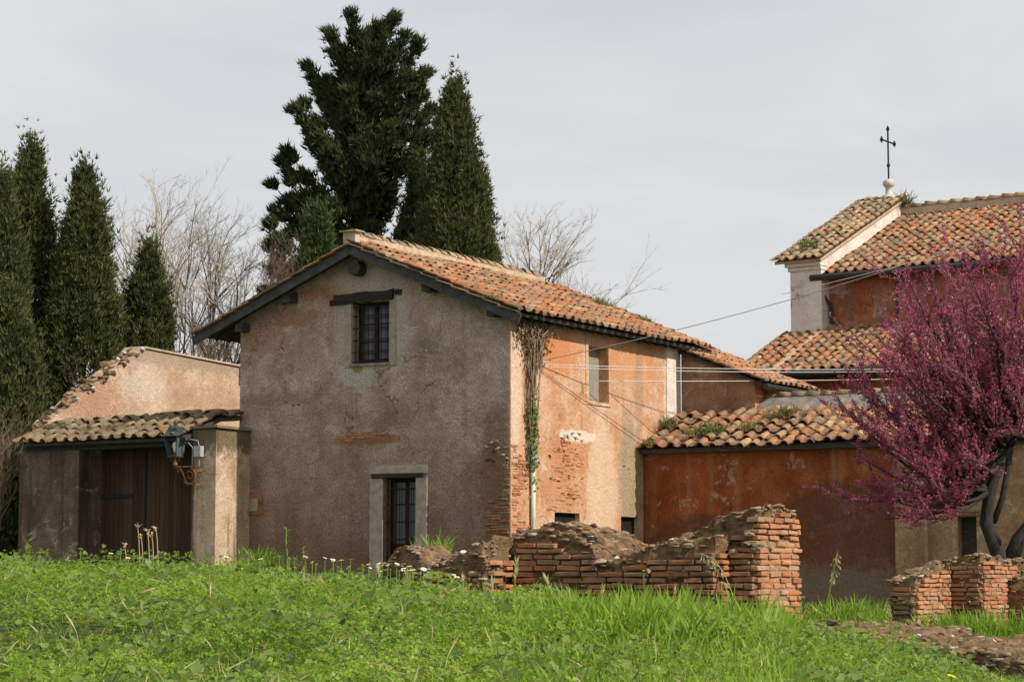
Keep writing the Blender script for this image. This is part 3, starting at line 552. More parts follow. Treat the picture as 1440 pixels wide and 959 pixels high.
MB().tube([(10.75, -.05, 8.7), (10.8, -.02, 8.45), (11.05, .28, 8.0), (11.08, .32, 7.4)], .05, 7).build('downpipe', M['copper'], K); MB().tube([(13.1, .37, 8.7), (13.1, .37, 7.4)], .035, 6).build('downpipe', M['copper'], K)
roof(K, (9.75, -3.2, 5.75), (1, 0, 0), (0, cc, sc_), 15, 3.6/cc, .3, .38, M['tile'], M['wood'], 1.2, maxp=90, key=lambda u, v: u+v*.3)
MB().beam((11.0, -3.2, 5.83), (11.0, .35, 5.83+3.55*TC), .14, .1, jit=.01).build('mortar_strip', M['mortar'], K)
MB().tube([(11.2, -3.3, 5.68), (26, -3.3, 5.68)], .11, 8).build('gutter', M['copper'], K)
# ------------------------------------------------------------ ruined brick walls
def onpl(C, yaw, x, y, a=None, b=None):
    r = rad(yaw); A = Vector((math.cos(r), -math.sin(r), 0)); B = Vector((math.sin(r), math.cos(r), 0)); C = Vector(C); d = ray(x, y)
    n, k = (A, a) if a is not None else (B, b); p = d*((k+n.dot(C))/n.dot(d))-C; return p.dot(A), p.dot(B), p.z
def disp(p, amp, fr): return Vector((mnoise.noise(p*fr), mnoise.noise(p*fr+Vector((31, 7, 3))), mnoise.noise(p*fr+Vector((3, 17, 41)))))*amp
def ruin_block(parent, a0, a1, b0, b1, zb, h, res=.04, amp=.055, fr=6., name='rubble_core', off=(0, 0, 0)):
    """broken masonry body: h(a, b) is its uneven top"""
    off = Vector(off); mb = MB()
    def grid(P, nu, nv):
        v = []
        for i in range(nu+1):
            for j in range(nv+1):
                p = Vector(P(i/nu, j/nv)); v.append(p+disp(p+off, amp, fr)+disp(p+off, amp*.5, fr*2.9)+disp(p+off, amp*.22, fr*8))
        mb.add(v, [(i*(nv+1)+j, (i+1)*(nv+1)+j, (i+1)*(nv+1)+j+1, i*(nv+1)+j+1) for i in range(nu) for j in range(nv)])
    na, nb, nz_ = max(2, int((a1-a0)/res)), max(2, int((b1-b0)/res)), 30
    la = lambda s: a0+(a1-a0)*s; lb = lambda t: b0+(b1-b0)*t
    grid(lambda s, t: (la(s), b0, zb+(h(la(s), b0)-zb)*t), na, nz_); grid(lambda s, t: (la(1-s), b1, zb+(h(la(1-s), b1)-zb)*t), na, nz_)
    grid(lambda s, t: (la(s), lb(t), h(la(s), lb(t))), na, nb)
    grid(lambda s, t: (a1, lb(s), zb+(h(a1, lb(s))-zb)*t), nb, nz_); grid(lambda s, t: (a0, lb(1-s), zb+(h(a0, lb(1-s))-zb)*t), nb, nz_)
    o = mb.build(name, M['core'], parent, True); me = o.data; nv = len(me.vertices)
    co = np.empty(nv*3, np.float32); me.vertices.foreach_get('co', co); co = co.reshape(-1, 3); no = np.empty(nv*3, np.float32); me.vertices.foreach_get('normal', no); no = no.reshape(-1, 3)
    n = int(nv*.5); ii = RNG.integers(0, nv, n); ii = ii[co[ii, 2] > -.75]; n = len(ii)              # small stones and brick scraps sunk in the mortar
    a_ = np.arctan2(no[ii, 1], no[ii, 0])+RNG.normal(0, .5, n); R_ = np.zeros((n, 3, 3)); R_[:, 0, 0] = np.cos(a_); R_[:, 1, 0] = np.sin(a_); R_[:, 0, 1] = -np.sin(a_); R_[:, 1, 1] = np.cos(a_); R_[:, 2, 2] = 1
    s_ = .012+.034*RNG.random(n)**2.5; st = ST['rubst'][3]; tv = [tuple(v.co) for v in STS.vertices]; tf = [tuple(p.vertices) for p in STS.polygons]
    sc = np.stack([s_*1.4, s_*(1+2.2*RNG.random(n)), s_*(.4+.5*RNG.random(n))], 1)
    tag(link('small_rubble', scatter('small_rubble', tv, tf, co[ii]-no[ii]*.012, R_, sc, M['scrap']), parent), kind='stuff')
    return o
def topstones(parent, a0, a1, b0, b1, h, n, smin=.04, smax=.11, keys=('rubst', 'core', 'rubst', 'core', 'rubst', 'rubst', 'rubst', 'palest')):
    for k in range(n):
        a, b = random.uniform(a0, a1), random.uniform(b0, b1); stones(parent, keys[k % len(keys)] if random.random() < .75 else 'rubst', [(a, b, h(a, b)+random.uniform(-.03, .015))], smin, smax)
STS = bpy.data.meshes.new('scrap'); bm = bmesh.new(); bmesh.ops.create_cube(bm, size=1.)
for v in bm.verts: v.co = Vector([c*random.uniform(.7, 1.15) for c in v.co])
bm.to_mesh(STS); bm.free()
M['scrap'] = brickmat('rubble_scrap', [(0, (.12,.08,.05)), (.3, (.2,.14,.085)), (.55, (.28,.2,.125)), (.7, (.36,.15,.07)), (.85, (.33,.27,.2)), (1, (.5,.45,.38))], .6, (.06,.045,.025))
RC = (2.35, 22, 0)
R = empty('ruined_brick_wall', RC, 31, 'ruined ancient brick wall with crumbling curved top and sunlit brick pier end', 'ruin')
pr = [onpl(RC, 31, x, y+9, b=0.) for x, y in ((690,772),(722,742),(745,735),(780,730),(815,735),(840,752),(862,768),(885,772),(915,762),(950,747),(990,731),(1030,716),(1058,706))]
PA, PZ = [p[0] for p in pr]+[.15], [p[2] for p in pr]+[.8]
hN = lambda a, b: .035*mnoise.noise((a*6, b*6, 1))+.05*mnoise.noise((a*2.3, b*2.3, 5))
def hR(a, b): return float(np.interp(a, PA, PZ))+hN(a, b)+.05*min(1, max(0, b))*(1 if a > -1 else .3)-.12*max(0, b-.7)
aL = PA[0]; ruin_block(R, aL, -.06, .03, 1.0, -1.0, hR)
def hF(a, b): return hR(a, b)-.05-.3*max(0, a+.8)+.04*mnoise.noise((a*5, 1, 2))
ruin_block(R, -2.6, -.34, -.22, .1, -1.0, hF, off=(5, 5, 5))
stub_h = lambda a, b: .36+.45*(a+2.9)-.3*max(0, -.45-b)+hN(a, b)*1.4
ruin_block(R, -3.3, -2.62, -.75, .1, -1, stub_h, off=(9, 2, 1))
MB().box(-.3, -.018, .1, .95, -1, .42, .004).build('mortar_bed', M['rmort'], R); MB().box(-.6, -.325, -.15, .0, -1, .0, .004).build('mortar_bed', M['rmort'], R)
for k in range(24):
    z = -.55+k*.058
    brick_row(R, 'brick', (-.05, 0, 0), (0, 1, 0), (1, 0, 0), .0 if k % 2 else -.05, 1.0, z, .045, .93, ok=lambda u, z: z < hR(0, u)-.1)
    brick_row(R, 'brick', (-.33, -.22, 0), (0, 1, 0), (1, 0, 0), .0, .2, z, .03, .8, ok=lambda u, z: z < hF(-.35, 0)-.1)
    brick_row(R, 'brickd', (-2.6, -.22, 0), (1, 0, 0), (0, -1, 0), 0, 2.25, z, .045, .93, ok=lambda u, z: z < hF(-2.6+u, 0)-.04-.13*random.random())
    brick_row(R, 'brickd', (-3.3, -.75, 0), (1, 0, 0), (0, -1, 0), .05, .66, z, .045, .55, ok=lambda u, z: z < .1)
    brick_row(R, 'brickd', (-2.6, .03, 0), (1, 0, 0), (0, -1, 0), 0, .45, z, .05, .9, ok=lambda u, z: z < hR(-2.6+u, 0)-.2-.1*random.random())
    brick_row(R, 'brickd', (-.33, .03, 0), (1, 0, 0), (0, -1, 0), 0, .28, z, .05, .9, ok=lambda u, z: z < hR(-.2, 0)-.2)
    brick_row(R, 'brick', (-2.62, -.75, 0), (0, 1, 0), (1, 0, 0), .02, .6, z, .05, .7, ok=lambda u, z: z < .22)
topstones(R, -2.9, .0, .05, .9, hR, 60, .03, .08); topstones(R, -2.2, -.4, -.24, .0, hF, 20, .03, .08); topstones(R, -3.3, -2.65, -.75, 0, stub_h, 20, .03, .09); topstones(R, aL, -2.6, 0, .9, hR, 20, .03, .08)
fs = [(random.uniform(-2.2, -.35), -.24, 0) for _ in range(14)]
stones(R, 'rubst', [(a, b, random.uniform(-.2, hF(a, 0)-.03)) for a, b, _ in fs], .04, .1)
stones(R, 'rubst', [(random.uniform(-.5, .0), random.uniform(.0, .06), random.uniform(.2, .5)) for _ in range(12)], .05, .12)
HC2 = tuple(at(598, 832, 25)); hp = empty('rubble_heap', HC2, 31, 'low heap of broken masonry and earth in front of the doorway', 'rubble')
hH = lambda a, b: .46*math.exp(-((a+.12)/.3)**2)+.1*math.exp(-((a-.45)/.3)**2)+.02+hN(a, b)*1.3
ruin_block(hp, -.55, 1.05, -.25, .5, -.8, hH, off=(2, 8, 4)); topstones(hp, -.5, 1.0, -.25, .4, hH, 40, .03, .1)
stones(hp, 'rubst', [(random.uniform(-.5, 1), -.26, random.uniform(-.1, .3)) for _ in range(26)], .04, .1); stones(hp, 'palest', [(-.42, -.26, .28), (.28, -.27, .14), (.36, -.27, .06)], .07, .1)
QC = tuple(at(1290, 885, 30)); QC = (QC[0], QC[1], 0)
Q = empty('brick_ruin_stub', QC, 31, 'low stepped brick ruin stub under the pink flowering tree', 'ruin')
zt = lambda y, Y: (820-y)/FPX*Y
hA = lambda a, b: zt(812, 30)+.16*b+.1*min(0, a)+hN(a, b)*1.2; hB = lambda a, b: zt(787, 31)+.05*math.sin(a*3)-.03*(b-1.3)+hN(a, b)*1.2
ruin_block(Q, -.35, -.05, .0, 1.5, -1.2, hA, off=(1, 1, 9)); ruin_block(Q, -.2, .4, 1.3, 4.5, -1.2, hB, off=(4, 1, 9)); ruin_block(Q, .4, .85, 2.3, 4.5, -1.2, lambda a, b: hB(a, b)-.25, off=(4, 6, 9))
MB().box(-.3, -.018, .08, 1.3, -1.2, -.1, .004).build('mortar_bed', M['rmort'], Q); MB().box(.1, .432, 1.38, 2.7, -1.2, .12, .004).build('mortar_bed', M['rmort'], Q)
for k in range(20):
    z = -.72+k*.058
    brick_row(Q, 'brick', (-.05, .0, 0), (0, 1, 0), (1, 0, 0), 0, 1.32, z, .045, .92, ok=lambda u, z: z < hA(0, u)-.08)
    brick_row(Q, 'brickd', (-.35, 0, 0), (1, 0, 0), (0, -1, 0), 0, .3, z, .03, .8, ok=lambda u, z: z < hA(0, 0)-.1)
    brick_row(Q, 'brickd', (-.05, 1.3, 0), (1, 0, 0), (0, -1, 0), 0, .45, z, .035, .85, ok=lambda u, z: z < hB(0, 1.3)-.1)
    brick_row(Q, 'brick', (.4, 1.3, 0), (0, 1, 0), (1, 0, 0), 0, 1.4, z, .045, .9, ok=lambda u, z: z < hB(0, u)-.07)
topstones(Q, -.35, 0, 0, 1.4, hA, 22); topstones(Q, -.2, .45, 1.3, 3, hB, 40)
FC = tuple(at(1195, 900, 18.6)); FC = (FC[0], FC[1], 0)
Fo = empty('rubble_footing', FC, 62, 'low weathered rubble footing in the grass before the brick stub', 'ruin')
hFo = lambda a, b: -.38-.07*a-.1*max(0, .15-b)+hN(a, b)*.9
ruin_block(Fo, -.7, 2.9, -.1, .95, -1.4, hFo, off=(7, 7, 7)); topstones(Fo, -.7, 2.9, -.03, .65, hFo, 60, .04, .11)
for k in range(3): brick_row(Fo, 'brick', (0, -.05, 0), (1, 0, 0), (0, -1, 0), .6, 2.8, -.62-k*.062, .03, .35)
# ------------------------------------------------------------ trees
M['cyp'] = leafmat('cypress_leaf', [(0, (.04,.05,.018)), (.4, (.085,.1,.034)), (.75, (.14,.15,.052)), (1, (.24,.19,.085))], .2, None, .7, .15, 1.1)
M['cypd'] = leafmat('dark_cypress_leaf', [(0, (.026,.034,.014)), (.5, (.06,.075,.03)), (.85, (.1,.115,.046)), (1, (.16,.13,.06))], .18, None, .7, .15, .9)
M['cypg'] = leafmat('bright_cypress_leaf', [(0, (.035,.055,.016)), (.5, (.065,.1,.028)), (1, (.11,.14,.045))], .15, None, .7, .15, 1.)
M['bark'] = simple('grey_bark', [(.3, (.06,.045,.035)), (.6, (.13,.1,.08)), (.8, (.2,.17,.14))], 9, streak=(4,4,.7), bs=.8, bd=.02, wpos=True)
M['twig'] = simple('pale_twig', [(.3, (.34,.28,.22)), (.7, (.5,.44,.36))], 3, wpos=True)
M['twigb'] = simple('brown_twig', [(.3, (.1,.065,.045)), (.7, (.22,.155,.11))], 3, wpos=True)
TV, TF = [], []
for k in range(4):                                      # a spray of scale leaves
    t = k*1.57; o = Vector((math.cos(t)*.4, math.sin(t)*.4, .0)); s_ = Vector((-math.sin(t), math.cos(t), 0))*.13
    n = len(TV); TV += [tuple(o*.15-s_), tuple(o*.3+s_), tuple(o*1.2+Vector((0, 0, .8+.3*(k % 2))))]; TF += [(n, n+1, n+2)]
def cypress(label, tipx, tipy, Y, wpx, mat, N=11000, prof=None, flute=.5, lean=0, tuft=.17, group=None):
    tip = at(tipx, tipy, Y); bz = gz(tip.x, Y); Hh = tip.z-bz; Rm = wpx/2/FPX*Y
    root = empty('cypress_tree', (tip.x+lean, Y, bz), 0, label, 'tree', group)
    prof = prof or ([0, .06, .25, .5, .7, .85, .95, 1], [.55, .8, 1, .95, .74, .46, .2, .03])
    N = int(N*2.2); rng = np.random.default_rng(int(tipx*7+tipy)); t = rng.random(N)**.85; th = rng.random(N)*2*np.pi
    r = np.interp(t, *prof)*Rm; so_ = rng.random()*50
    fl = np.array([mnoise.noise((math.cos(a)*1.5+so_, math.sin(a)*1.5, h*Hh*.16))+.9*mnoise.noise((math.cos(a)*3.2+so_, math.sin(a)*3.2, h*Hh*.6)) for a, h in zip(th, t)])
    r = r*(1+flute*fl)*(1-.5*rng.random(N)**2.2); pos = np.stack([r*np.cos(th)-lean*t, r*np.sin(th), t*Hh*.945], 1)
    nc = int(Hh*Rm*16); ct_ = rng.random(nc)**.85; ca_ = rng.random(nc)*6.28; cr_ = np.interp(ct_, *prof)*Rm*(.86+.26*rng.random(nc))   # upright clumps that break the outline
    cc_ = np.stack([cr_*np.cos(ca_), cr_*np.sin(ca_), ct_*Hh*.925], 1); k = rng.random(N) < .62; ci = rng.integers(0, nc, N)
    pos[k] = cc_[ci[k]]+rng.normal(0, 1, (k.sum(), 3))*np.array([.13, .13, .36])*(.7+.6*rng.random((nc, 1)))[ci[k]]; th = np.where(k, ca_[ci], th)
    d = np.stack([np.cos(th)*.55, np.sin(th)*.55, np.full(N, 1.)], 1)+rng.normal(0, .42, (N, 3))
    me = scatter('crown', TV, TF, pos, rotmats(d, rng.random(N)*6.28), tuft*(.6+.8*rng.random(N))*(.55+.45*np.interp(t, [0, .8, 1], [1, 1, .5])), mat)
    link('crown', me, root); MB().tube([(0, 0, -.3), (0, 0, Hh*.5), (-lean, 0, Hh*.93)], [Rm*.16, Rm*.1, .03], 8).build('trunk', M['bark'], root)
    return root
GL = 'cypresses left of the garden wall'
cypress('dark green cypress cut by the left edge of the picture', 2, 222, 66, 92, M['cyp'], 11000, group=GL)
cypress('tallest green cypress of the left row behind the shed', 45, 180, 70, 100, M['cyp'], 14000, group=GL)
cypress('tall cypress with notched side, second from the garden wall', 122, 206, 69, 102, M['cyp'], 14000, group=GL)
cypress('short rounded cypress just above the broken garden wall', 210, 326, 71, 74, M['cyp'], 8000, ([0,.1,.4,.65,.82,.94,1], [.6,.9,1,.95,.75,.42,.05]), group=GL)
cypress('bushy low cypress beside the left shed corner', 12, 400, 62, 110, M['cyp'], 9000, group=GL)
cypress('broad conical cypress behind the farmhouse ridge', 640, 86, 74, 160, M['cyp'], 26000, ([0,.2,.4,.6,.75,.88,.96,1], [.75,1,.98,.78,.55,.3,.13,.02]), .34)
cypress('slim dark cypress between the tall tree and the conical one', 590, 180, 76, 90, M['cypd'], 9000)
cypress('small bright green cypress above the left roof slope', 447, 268, 66, 84, M['cypg'], 9000, ([0,.2,.5,.72,.88,1], [.8,1,1,.75,.42,.04]), .34)
def limb_tree():
    Y = 77; base = at(505, 815, Y); root = empty('evergreen_tree', (base.x, Y, gz(base.x, Y)), 0, 'tall ragged dark evergreen with open outstretched limbs behind the farmhouse', 'tree')
    top = at(520, 40, Y).z-gz(base.x, Y); wood = MB(); rng = np.random.default_rng(4); P, Dr, Sc = [], [], []
    wood.tube([(0, 0, -.3), (.1, 0, top*.5), (.2, 0, top*.96)], [.45, .3, .05], 8)
    tips = [(557,11),(517,13),(498,18),(465,35),(590,57),(432,75),(579,88),(428,136),(423,151),(607,140),(397,215),(406,201),(382,241),(386,280),(373,324),(382,307),(370,392),(470,60),(540,40),(480,100),(450,110),(590,110),(440,170),(410,260),(420,300),(400,330),(388,366)]
    T = [(at(505+(x-505)*.97+dx, y+20+dy, Y)-root.location+Vector((0, rng.normal(0, .9), 0))) for x, y in tips for dx, dy in ((0, 0), (12, 24))[:1 if y > 200 else 2]]
    for k in range(62):
        h = top*(.3+.66*rng.random()); rm = np.interp(h/top, [.25,.45,.62,.75,.88,.97,1], [3.0,3.1,2.6,2.1,1.6,.8,.3]); a = rng.random()*6.28; q = rm*(.4+.45*rng.random())
        T.append(Vector((q*math.cos(a)*(1.05 if math.cos(a) < 0 else .85)+.1, q*math.sin(a), h)))
    for li, t in enumerate(T):
        hd = math.hypot(t.x-.15, t.y); p0 = Vector((.12, 0, max(.5, t.z-hd*.75-.8))); m = p0.lerp(t, .55)+Vector((0, 0, -.25*hd*.3)); n = int(60+120*(t-p0).length)
        wood.tube([p0, m, t], [.07, .045, .012], 4, False)
        cs_ = [.3+.72*k/6+rng.normal(0, .03) for k in range(7)]; off_ = [rng.normal(0, .2*(1.1-s_), 3) for s_ in cs_]
        for i in range(n):
            k = rng.integers(0, 7); s_ = min(1.02, cs_[k]); c = p0.lerp(m, s_*2) if s_ < .5 else m.lerp(t, s_*2-1); sp = .2*(1.12-s_*.6)
            P.append(np.array(c)+off_[k]+rng.normal(0, sp, 3)*np.array([1, 1, .7])); d = np.array((t-p0).normalized())*.9+rng.normal(0, .5, 3); Dr.append(d+np.array([0, 0, .35])); Sc.append(.17+.15*rng.random())
    n = len(P); link('crown', scatter('crown', TV, TF, np.array(P), rotmats(np.array(Dr), rng.random(n)*6.28), np.array(Sc), M['cypd']), root); wood.build('trunk', M['bark'], root)
limb_tree()
def bare_tree(label, bx, Y, tips, seed, stems=7, r0=.07, mat='twig', name='bare_tree', hfrac=.25, dens=1., by=None, cat='tree', tw=1.):
    """leafless tree: stems fan out from the base towards tips (pixels at depth Y)"""
    rng = random.Random(seed); X0 = at(bx, 700, Y).x; b = Vector((X0, Y, gz(X0, Y) if by is None else at(bx, by, Y).z)); root = empty(name, b, 0, label, cat); mb = MB(); fine = MB()
    def grow(p, d, L_, r, lev):
        pts = [p]; q = p; dd = d.copy(); n = 4 if lev < 2 else 2 if lev < 4 else 1
        for i in range(n):
            dd = (dd+Vector((rng.gauss(0, .1), rng.gauss(0, .1), .05+rng.gauss(0, .06)))).normalized(); q = q+dd*L_/n; pts.append(q)
        (mb if lev < 2 else fine).tube(pts, [r*(1-.68*i/n) for i in range(n+1)], 5 if lev < 2 else 3, False)
        if lev < (4 if r0 > .06 else 3):
            for k in range(int(((6, 5, 4, 4) if r0 > .06 else (8, 6, 4))[lev]*dens+rng.random())):
                i = rng.randint((n+1)//2, n); e = (dd+Vector((rng.gauss(0, .55), rng.gauss(0, .5), rng.gauss(.06, .27)))).normalized(); grow(pts[i], e, L_*rng.uniform(.32, .55), r*.5, lev+1)
    for x, y in tips:
        t = at(x, y, Y)-b+Vector((0, rng.uniform(-1.5, 1.5), 0)); s = Vector((rng.uniform(-.15, .15), rng.uniform(-.15, .15), t.z*hfrac*rng.uniform(.3, 1.0))); d = t-s
        grow(s, (d.normalized()+Vector((0, 0, .12))).normalized(), d.length*(.63 if seed == 3 else .54), r0*rng.uniform(.6, 1), 0)
    mb.tube([(0, 0, -.3), (0, 0, max(.4, hfrac*3))], [r0*2.2, r0*1.5], 7); mb.build('trunk', M['bark'] if mat == 'twig' else M[mat], root, True); fine.build('twigs', M[mat], root)
bare_tree('leafless fan-shaped tree with pale twigs behind the garden wall', 268, 78, [(170,300),(200,285),(225,278),(250,268),(275,265),(300,272),(325,285),(345,300),(365,330),(370,365),(185,350),(240,300),(290,300),(330,330),(350,400),(310,360),(175,400),(372,420)], 3, hfrac=.35, dens=1.12, r0=.075)
bare_tree('leafless pale tree showing right of the conical cypress', 745, 82, [(695,235),(715,240),(735,255),(760,275),(780,300),(800,330),(815,360),(830,380),(770,330),(740,300),(720,280),(790,370),(835,410),(800,395),(825,345),(790,290)], 5, hfrac=.35, dens=1.12, r0=.075)
bare_tree('brown leafless shrub in front of the small bright cypress', 385, 64, [(360,330),(372,345),(385,320),(400,310),(412,325),(425,350),(395,345),(380,370),(365,380)], 8, r0=.03, mat='twigb', name='bare_shrub', cat='shrub', by=470)
bare_tree('tangled leafless shrub above the garden wall by the left eave', 300, 71, [(255,455),(270,440),(290,450),(310,455),(330,462),(280,470),(320,475),(340,480),(262,480)], 9, r0=.03, mat='twigb', name='bare_shrub', cat='shrub', by=560)
bare_tree('dry leafless thicket at the left edge beside the shed', -5, 57, [(-20,560),(0,535),(15,540),(30,545),(45,570),(20,575),(40,600),(5,600),(50,620),(10,630),(30,640)], 12, r0=.03, mat='twigb', name='bare_shrub', cat='shrub', by=780, dens=.9)
bare_tree('thin leafless saplings above the broken wall end', 110, 68, [(95,500),(105,470),(118,520),(85,540),(130,540)], 14, r0=.02, mat='twigb', name='bare_shrub', cat='shrub', by=600)
# pink flowering tree
M['bloss'] = leafmat('magenta_blossom', [(0, (.24,.04,.09)), (.35, (.46,.09,.19)), (.7, (.62,.18,.31)), (1, (.82,.48,.57))], .3, None, .6, .1, 1.6)
M['dbark'] = simple('dark_bark', [(.3, (.025,.02,.018)), (.6, (.06,.05,.044)), (.8, (.12,.1,.085))], 9, streak=(4,4,.7), bs=.8, bd=.02, wpos=True)
def redbud():
    Y = 42; rng = random.Random(21); b0 = at(1406, 790, Y); b = Vector((b0.x, Y, gz(b0.x, Y))); root = empty('flowering_tree', b, 0, 'magenta flowering tree with dark forked trunk on the right', 'tree')
    px = lambda x, y, dy=0: at(x, y, Y+dy)-b
    wood, tw = MB(), MB(); P = []; D = []
    t1 = [Vector((0.02, 0, -.3)), px(1404,779), px(1387,735), px(1392,690), px(1404,655), px(1416,628)]; wood.tube(t1, [.17,.15,.13,.12,.11,.09], 9)
    wood.tube([px(1420,790), px(1432,760), px(1450,735), px(1475,690), px(1490,640)], [.15,.14,.12,.1,.07], 8); wood.tube([px(1397,735), px(1410,700), px(1417,660), px(1424,610)], [.06,.06,.055,.05], 7)
    forks = [t1[3], t1[4], t1[5], px(1416,628), px(1424,610), px(1490,640), px(1475,690)]
    tips = [(1195,520),(1192,580),(1205,640),(1195,705),(1225,690),(1215,480),(1240,440),(1262,392),(1280,400),(1305,385),(1330,372),(1355,362),(1385,352),(1410,348),(1440,345),(1475,352),(1510,380),(1530,440),(1540,520),(1535,600),(1520,660),(1245,500),(1260,560),(1250,620),(1280,660),(1290,470),(1320,430),(1350,410),(1390,400),(1430,400),(1470,420),(1300,520),(1330,490),(1370,460),(1410,450),(1450,480),(1310,580),(1350,550),(1390,520),(1430,530),(1340,620),(1300,640),(1370,600),(1440,580),(1490,560),(1240,730),(1265,700),(1320,690),(1360,640),(1480,500),(1400,570),(1215,545),(1230,605),(1275,520),(1285,430),(1270,610)]
    tips += [(x+rng.uniform(-14, 14), y+rng.uniform(-14, 14)) for x, y in tips[20:]]
    def bl(pts, n):
        for _ in range(n):
            i = rng.randrange(len(pts)-1); c = pts[i].lerp(pts[i+1], rng.random()); P.append(c+Vector((rng.gauss(0, .02), rng.gauss(0, .02), rng.gauss(0, .02)))); D.append((rng.gauss(0, 1), rng.gauss(0, 1), rng.gauss(.3, 1)))
    for x, y in tips:
        t = px(x, y, rng.uniform(-1.9, 1.9)); f = min(forks, key=lambda q: (q-t).length+rng.uniform(0, .9)); m = f.lerp(t, .5)+Vector((rng.gauss(0, .12), rng.gauss(0, .15), -.1-.1*abs(t.x-f.x)))
        pts = [f.lerp(m, .0), f.lerp(m, .5)+Vector((0, 0, -.05)), m, m.lerp(t, .5)+Vector((0, 0, -.04)), t]; wood.tube(pts, [.05,.04,.028,.016,.006], 5, False); bl(pts[2:], 50)
        ln = (t-f).length
        for k in range(int(5+3.2*ln)):
            s_ = rng.uniform(.3, 1); i = min(3, int(s_*4)); p = pts[i].lerp(pts[i+1], s_*4-i); d = (t-m).normalized()*.7+Vector((rng.gauss(-.12, .42), rng.gauss(0, .45), rng.gauss(.3, .38))); d.normalize(); l = rng.uniform(.3, .85)
            q = [p, p+d*l*.5+Vector((0, 0, -.03)), p+d*l+Vector((0, 0, rng.uniform(-.02, .1)))]; tw.tube(q, [.011,.008,.003], 3, False); bl(q, int(46*l))
            for j in range(3):
                e = (d+Vector((rng.gauss(0, .45), rng.gauss(0, .45), rng.gauss(.2, .35)))).normalized(); l2 = l*rng.uniform(.3, .6); p2 = q[0].lerp(q[2], rng.uniform(.3, .9)); q2 = [p2, p2+e*l2]; tw.tube(q2, [.006,.002], 3, False); bl(q2, int(46*l2))
    n = len(P); bt = [(-.5,-.3,0),(.5,-.3,0),(0,.6,.1),(0,-.4,.45),(.1,.5,.5),(-.4,.1,-.4)]; bf = [(0,1,2),(3,4,0),(1,5,4)]
    me = scatter('blossom', bt, bf, np.array(P), rotmats(np.array(D), RNG.random(n)*6.28), .02+.022*RNG.random(n), M['bloss']); link('blossom', me, root)
    wood.build('trunk', M['dbark'], root, True); tw.build('twigs', M['twigb'], root); return n
NB = redbud()
# ------------------------------------------------------------ wall lantern on the shed pier
Ln = empty('wall_lantern', HC, HY, 'old green-grey lantern on a rusty scroll bracket on the shed pier', 'lantern')
lc = Vector((-8.3, -1.5, 0)); z0 = 2.96                # lamp centre, foot of the glass
cage = MB(); w0, w1, hh = .12, .205, .48
cb = [(lc.x+sx*w0, lc.y+sy*w0, z0) for sx, sy in ((-1,-1),(1,-1),(1,1),(-1,1))]; ct = [(lc.x+sx*w1, lc.y+sy*w1, z0+hh) for sx, sy in ((-1,-1),(1,-1),(1,1),(-1,1))]
for p, q in zip(cb, ct): cage.tube([p, q], .014, 5)
for ring in (cb, ct):
    for i in range(4): cage.beam(ring[i], ring[(i+1) % 4], .03, .03)
cage.build('cage', M['verd'], Ln)
for i in range(4):
    s_ = .96; c0 = Vector((lc.x, lc.y, 0)); f_ = lambda p: tuple(c0+(Vector(p)-c0)*s_+Vector((0, 0, Vector(p).z*(1-s_))))
    if i != 0: MB().add([f_(cb[i]), f_(cb[(i+1) % 4]), f_(ct[(i+1) % 4]), f_(ct[i])], [(0,1,2,3)]).build('glass_pane', M['lglass'], Ln)
hd = MB(); e = w1+.035
hd.add([(lc.x+sx*e, lc.y+sy*e, z0+hh) for sx, sy in ((-1,-1),(1,-1),(1,1),(-1,1))]+[(lc.x+sx*.13, lc.y+sy*.13, z0+hh+.1) for sx, sy in ((-1,-1),(1,-1),(1,1),(-1,1))]+[(lc.x+sx*.12, lc.y+sy*.12, z0+hh+.2) for sx, sy in ((-1,-1),(1,-1),(1,1),(-1,1))]+[(lc.x+sx*.05, lc.y+sy*.05, z0+hh+.25) for sx, sy in ((-1,-1),(1,-1),(1,1),(-1,1))],
       [(i+4*k, (i+1) % 4+4*k, (i+1) % 4+4*k+4, i+4*k+4) for k in range(3) for i in range(4)]+[(3,2,1,0), (12,13,14,15)]); hd.build('lamp_head', M['verd'], Ln)
MB().lathe((lc.x, lc.y, z0+hh+.25), [(.05,0),(.04,.03),(.065,.07),(.04,.11),(0,.13)], 8).build('finial', M['verd'], Ln, True)
MB().lathe((lc.x, lc.y, z0+.1), [(0,0),(.05,.0),(.05,.06),(.075,.14),(.07,.22),(.0,.27)], 10).build('bulb', M['bulb'], Ln, True)
MB().lathe((lc.x, lc.y, z0-.24), [(0,0),(.055,.02),(.06,.09),(.03,.12),(.04,.2),(.05,.24),(.05,.34),(0,.34)], 8).build('lamp_foot', M['rust'], Ln, True)
for sx in (-1, 1): MB().tube([(lc.x+sx*.14, lc.y, z0), (lc.x+sx*.12, lc.y, z0-.08), (lc.x+sx*.03, lc.y, z0-.14)], .013, 5).build('cage_foot', M['verd'], Ln)
bk = MB(); bz_ = z0-.24; bx0, bx1 = lc.x, -7.72
bk.beam((bx0, lc.y, bz_), (bx1+.05, lc.y, bz_), .03, .035)
def scroll(cx, cz, r0, r1, a0, a1, n=22): return [(cx+(r0+(r1-r0)*i/n)*math.cos(a0+(a1-a0)*i/n), lc.y, cz+(r0+(r1-r0)*i/n)*math.sin(a0+(a1-a0)*i/n)) for i in range(n+1)]
bk.tube(scroll(bx1-.16, bz_-.22, .19, .19, 1.2, -2.4), .02, 6); bk.tube(scroll(bx1-.14, bz_-.22, .12, .04, 2.6, -3.6), .016, 6); bk.tube(scroll(bx0+.12, bz_-.07, .07, .02, 1.5, 7.5), .015, 6)
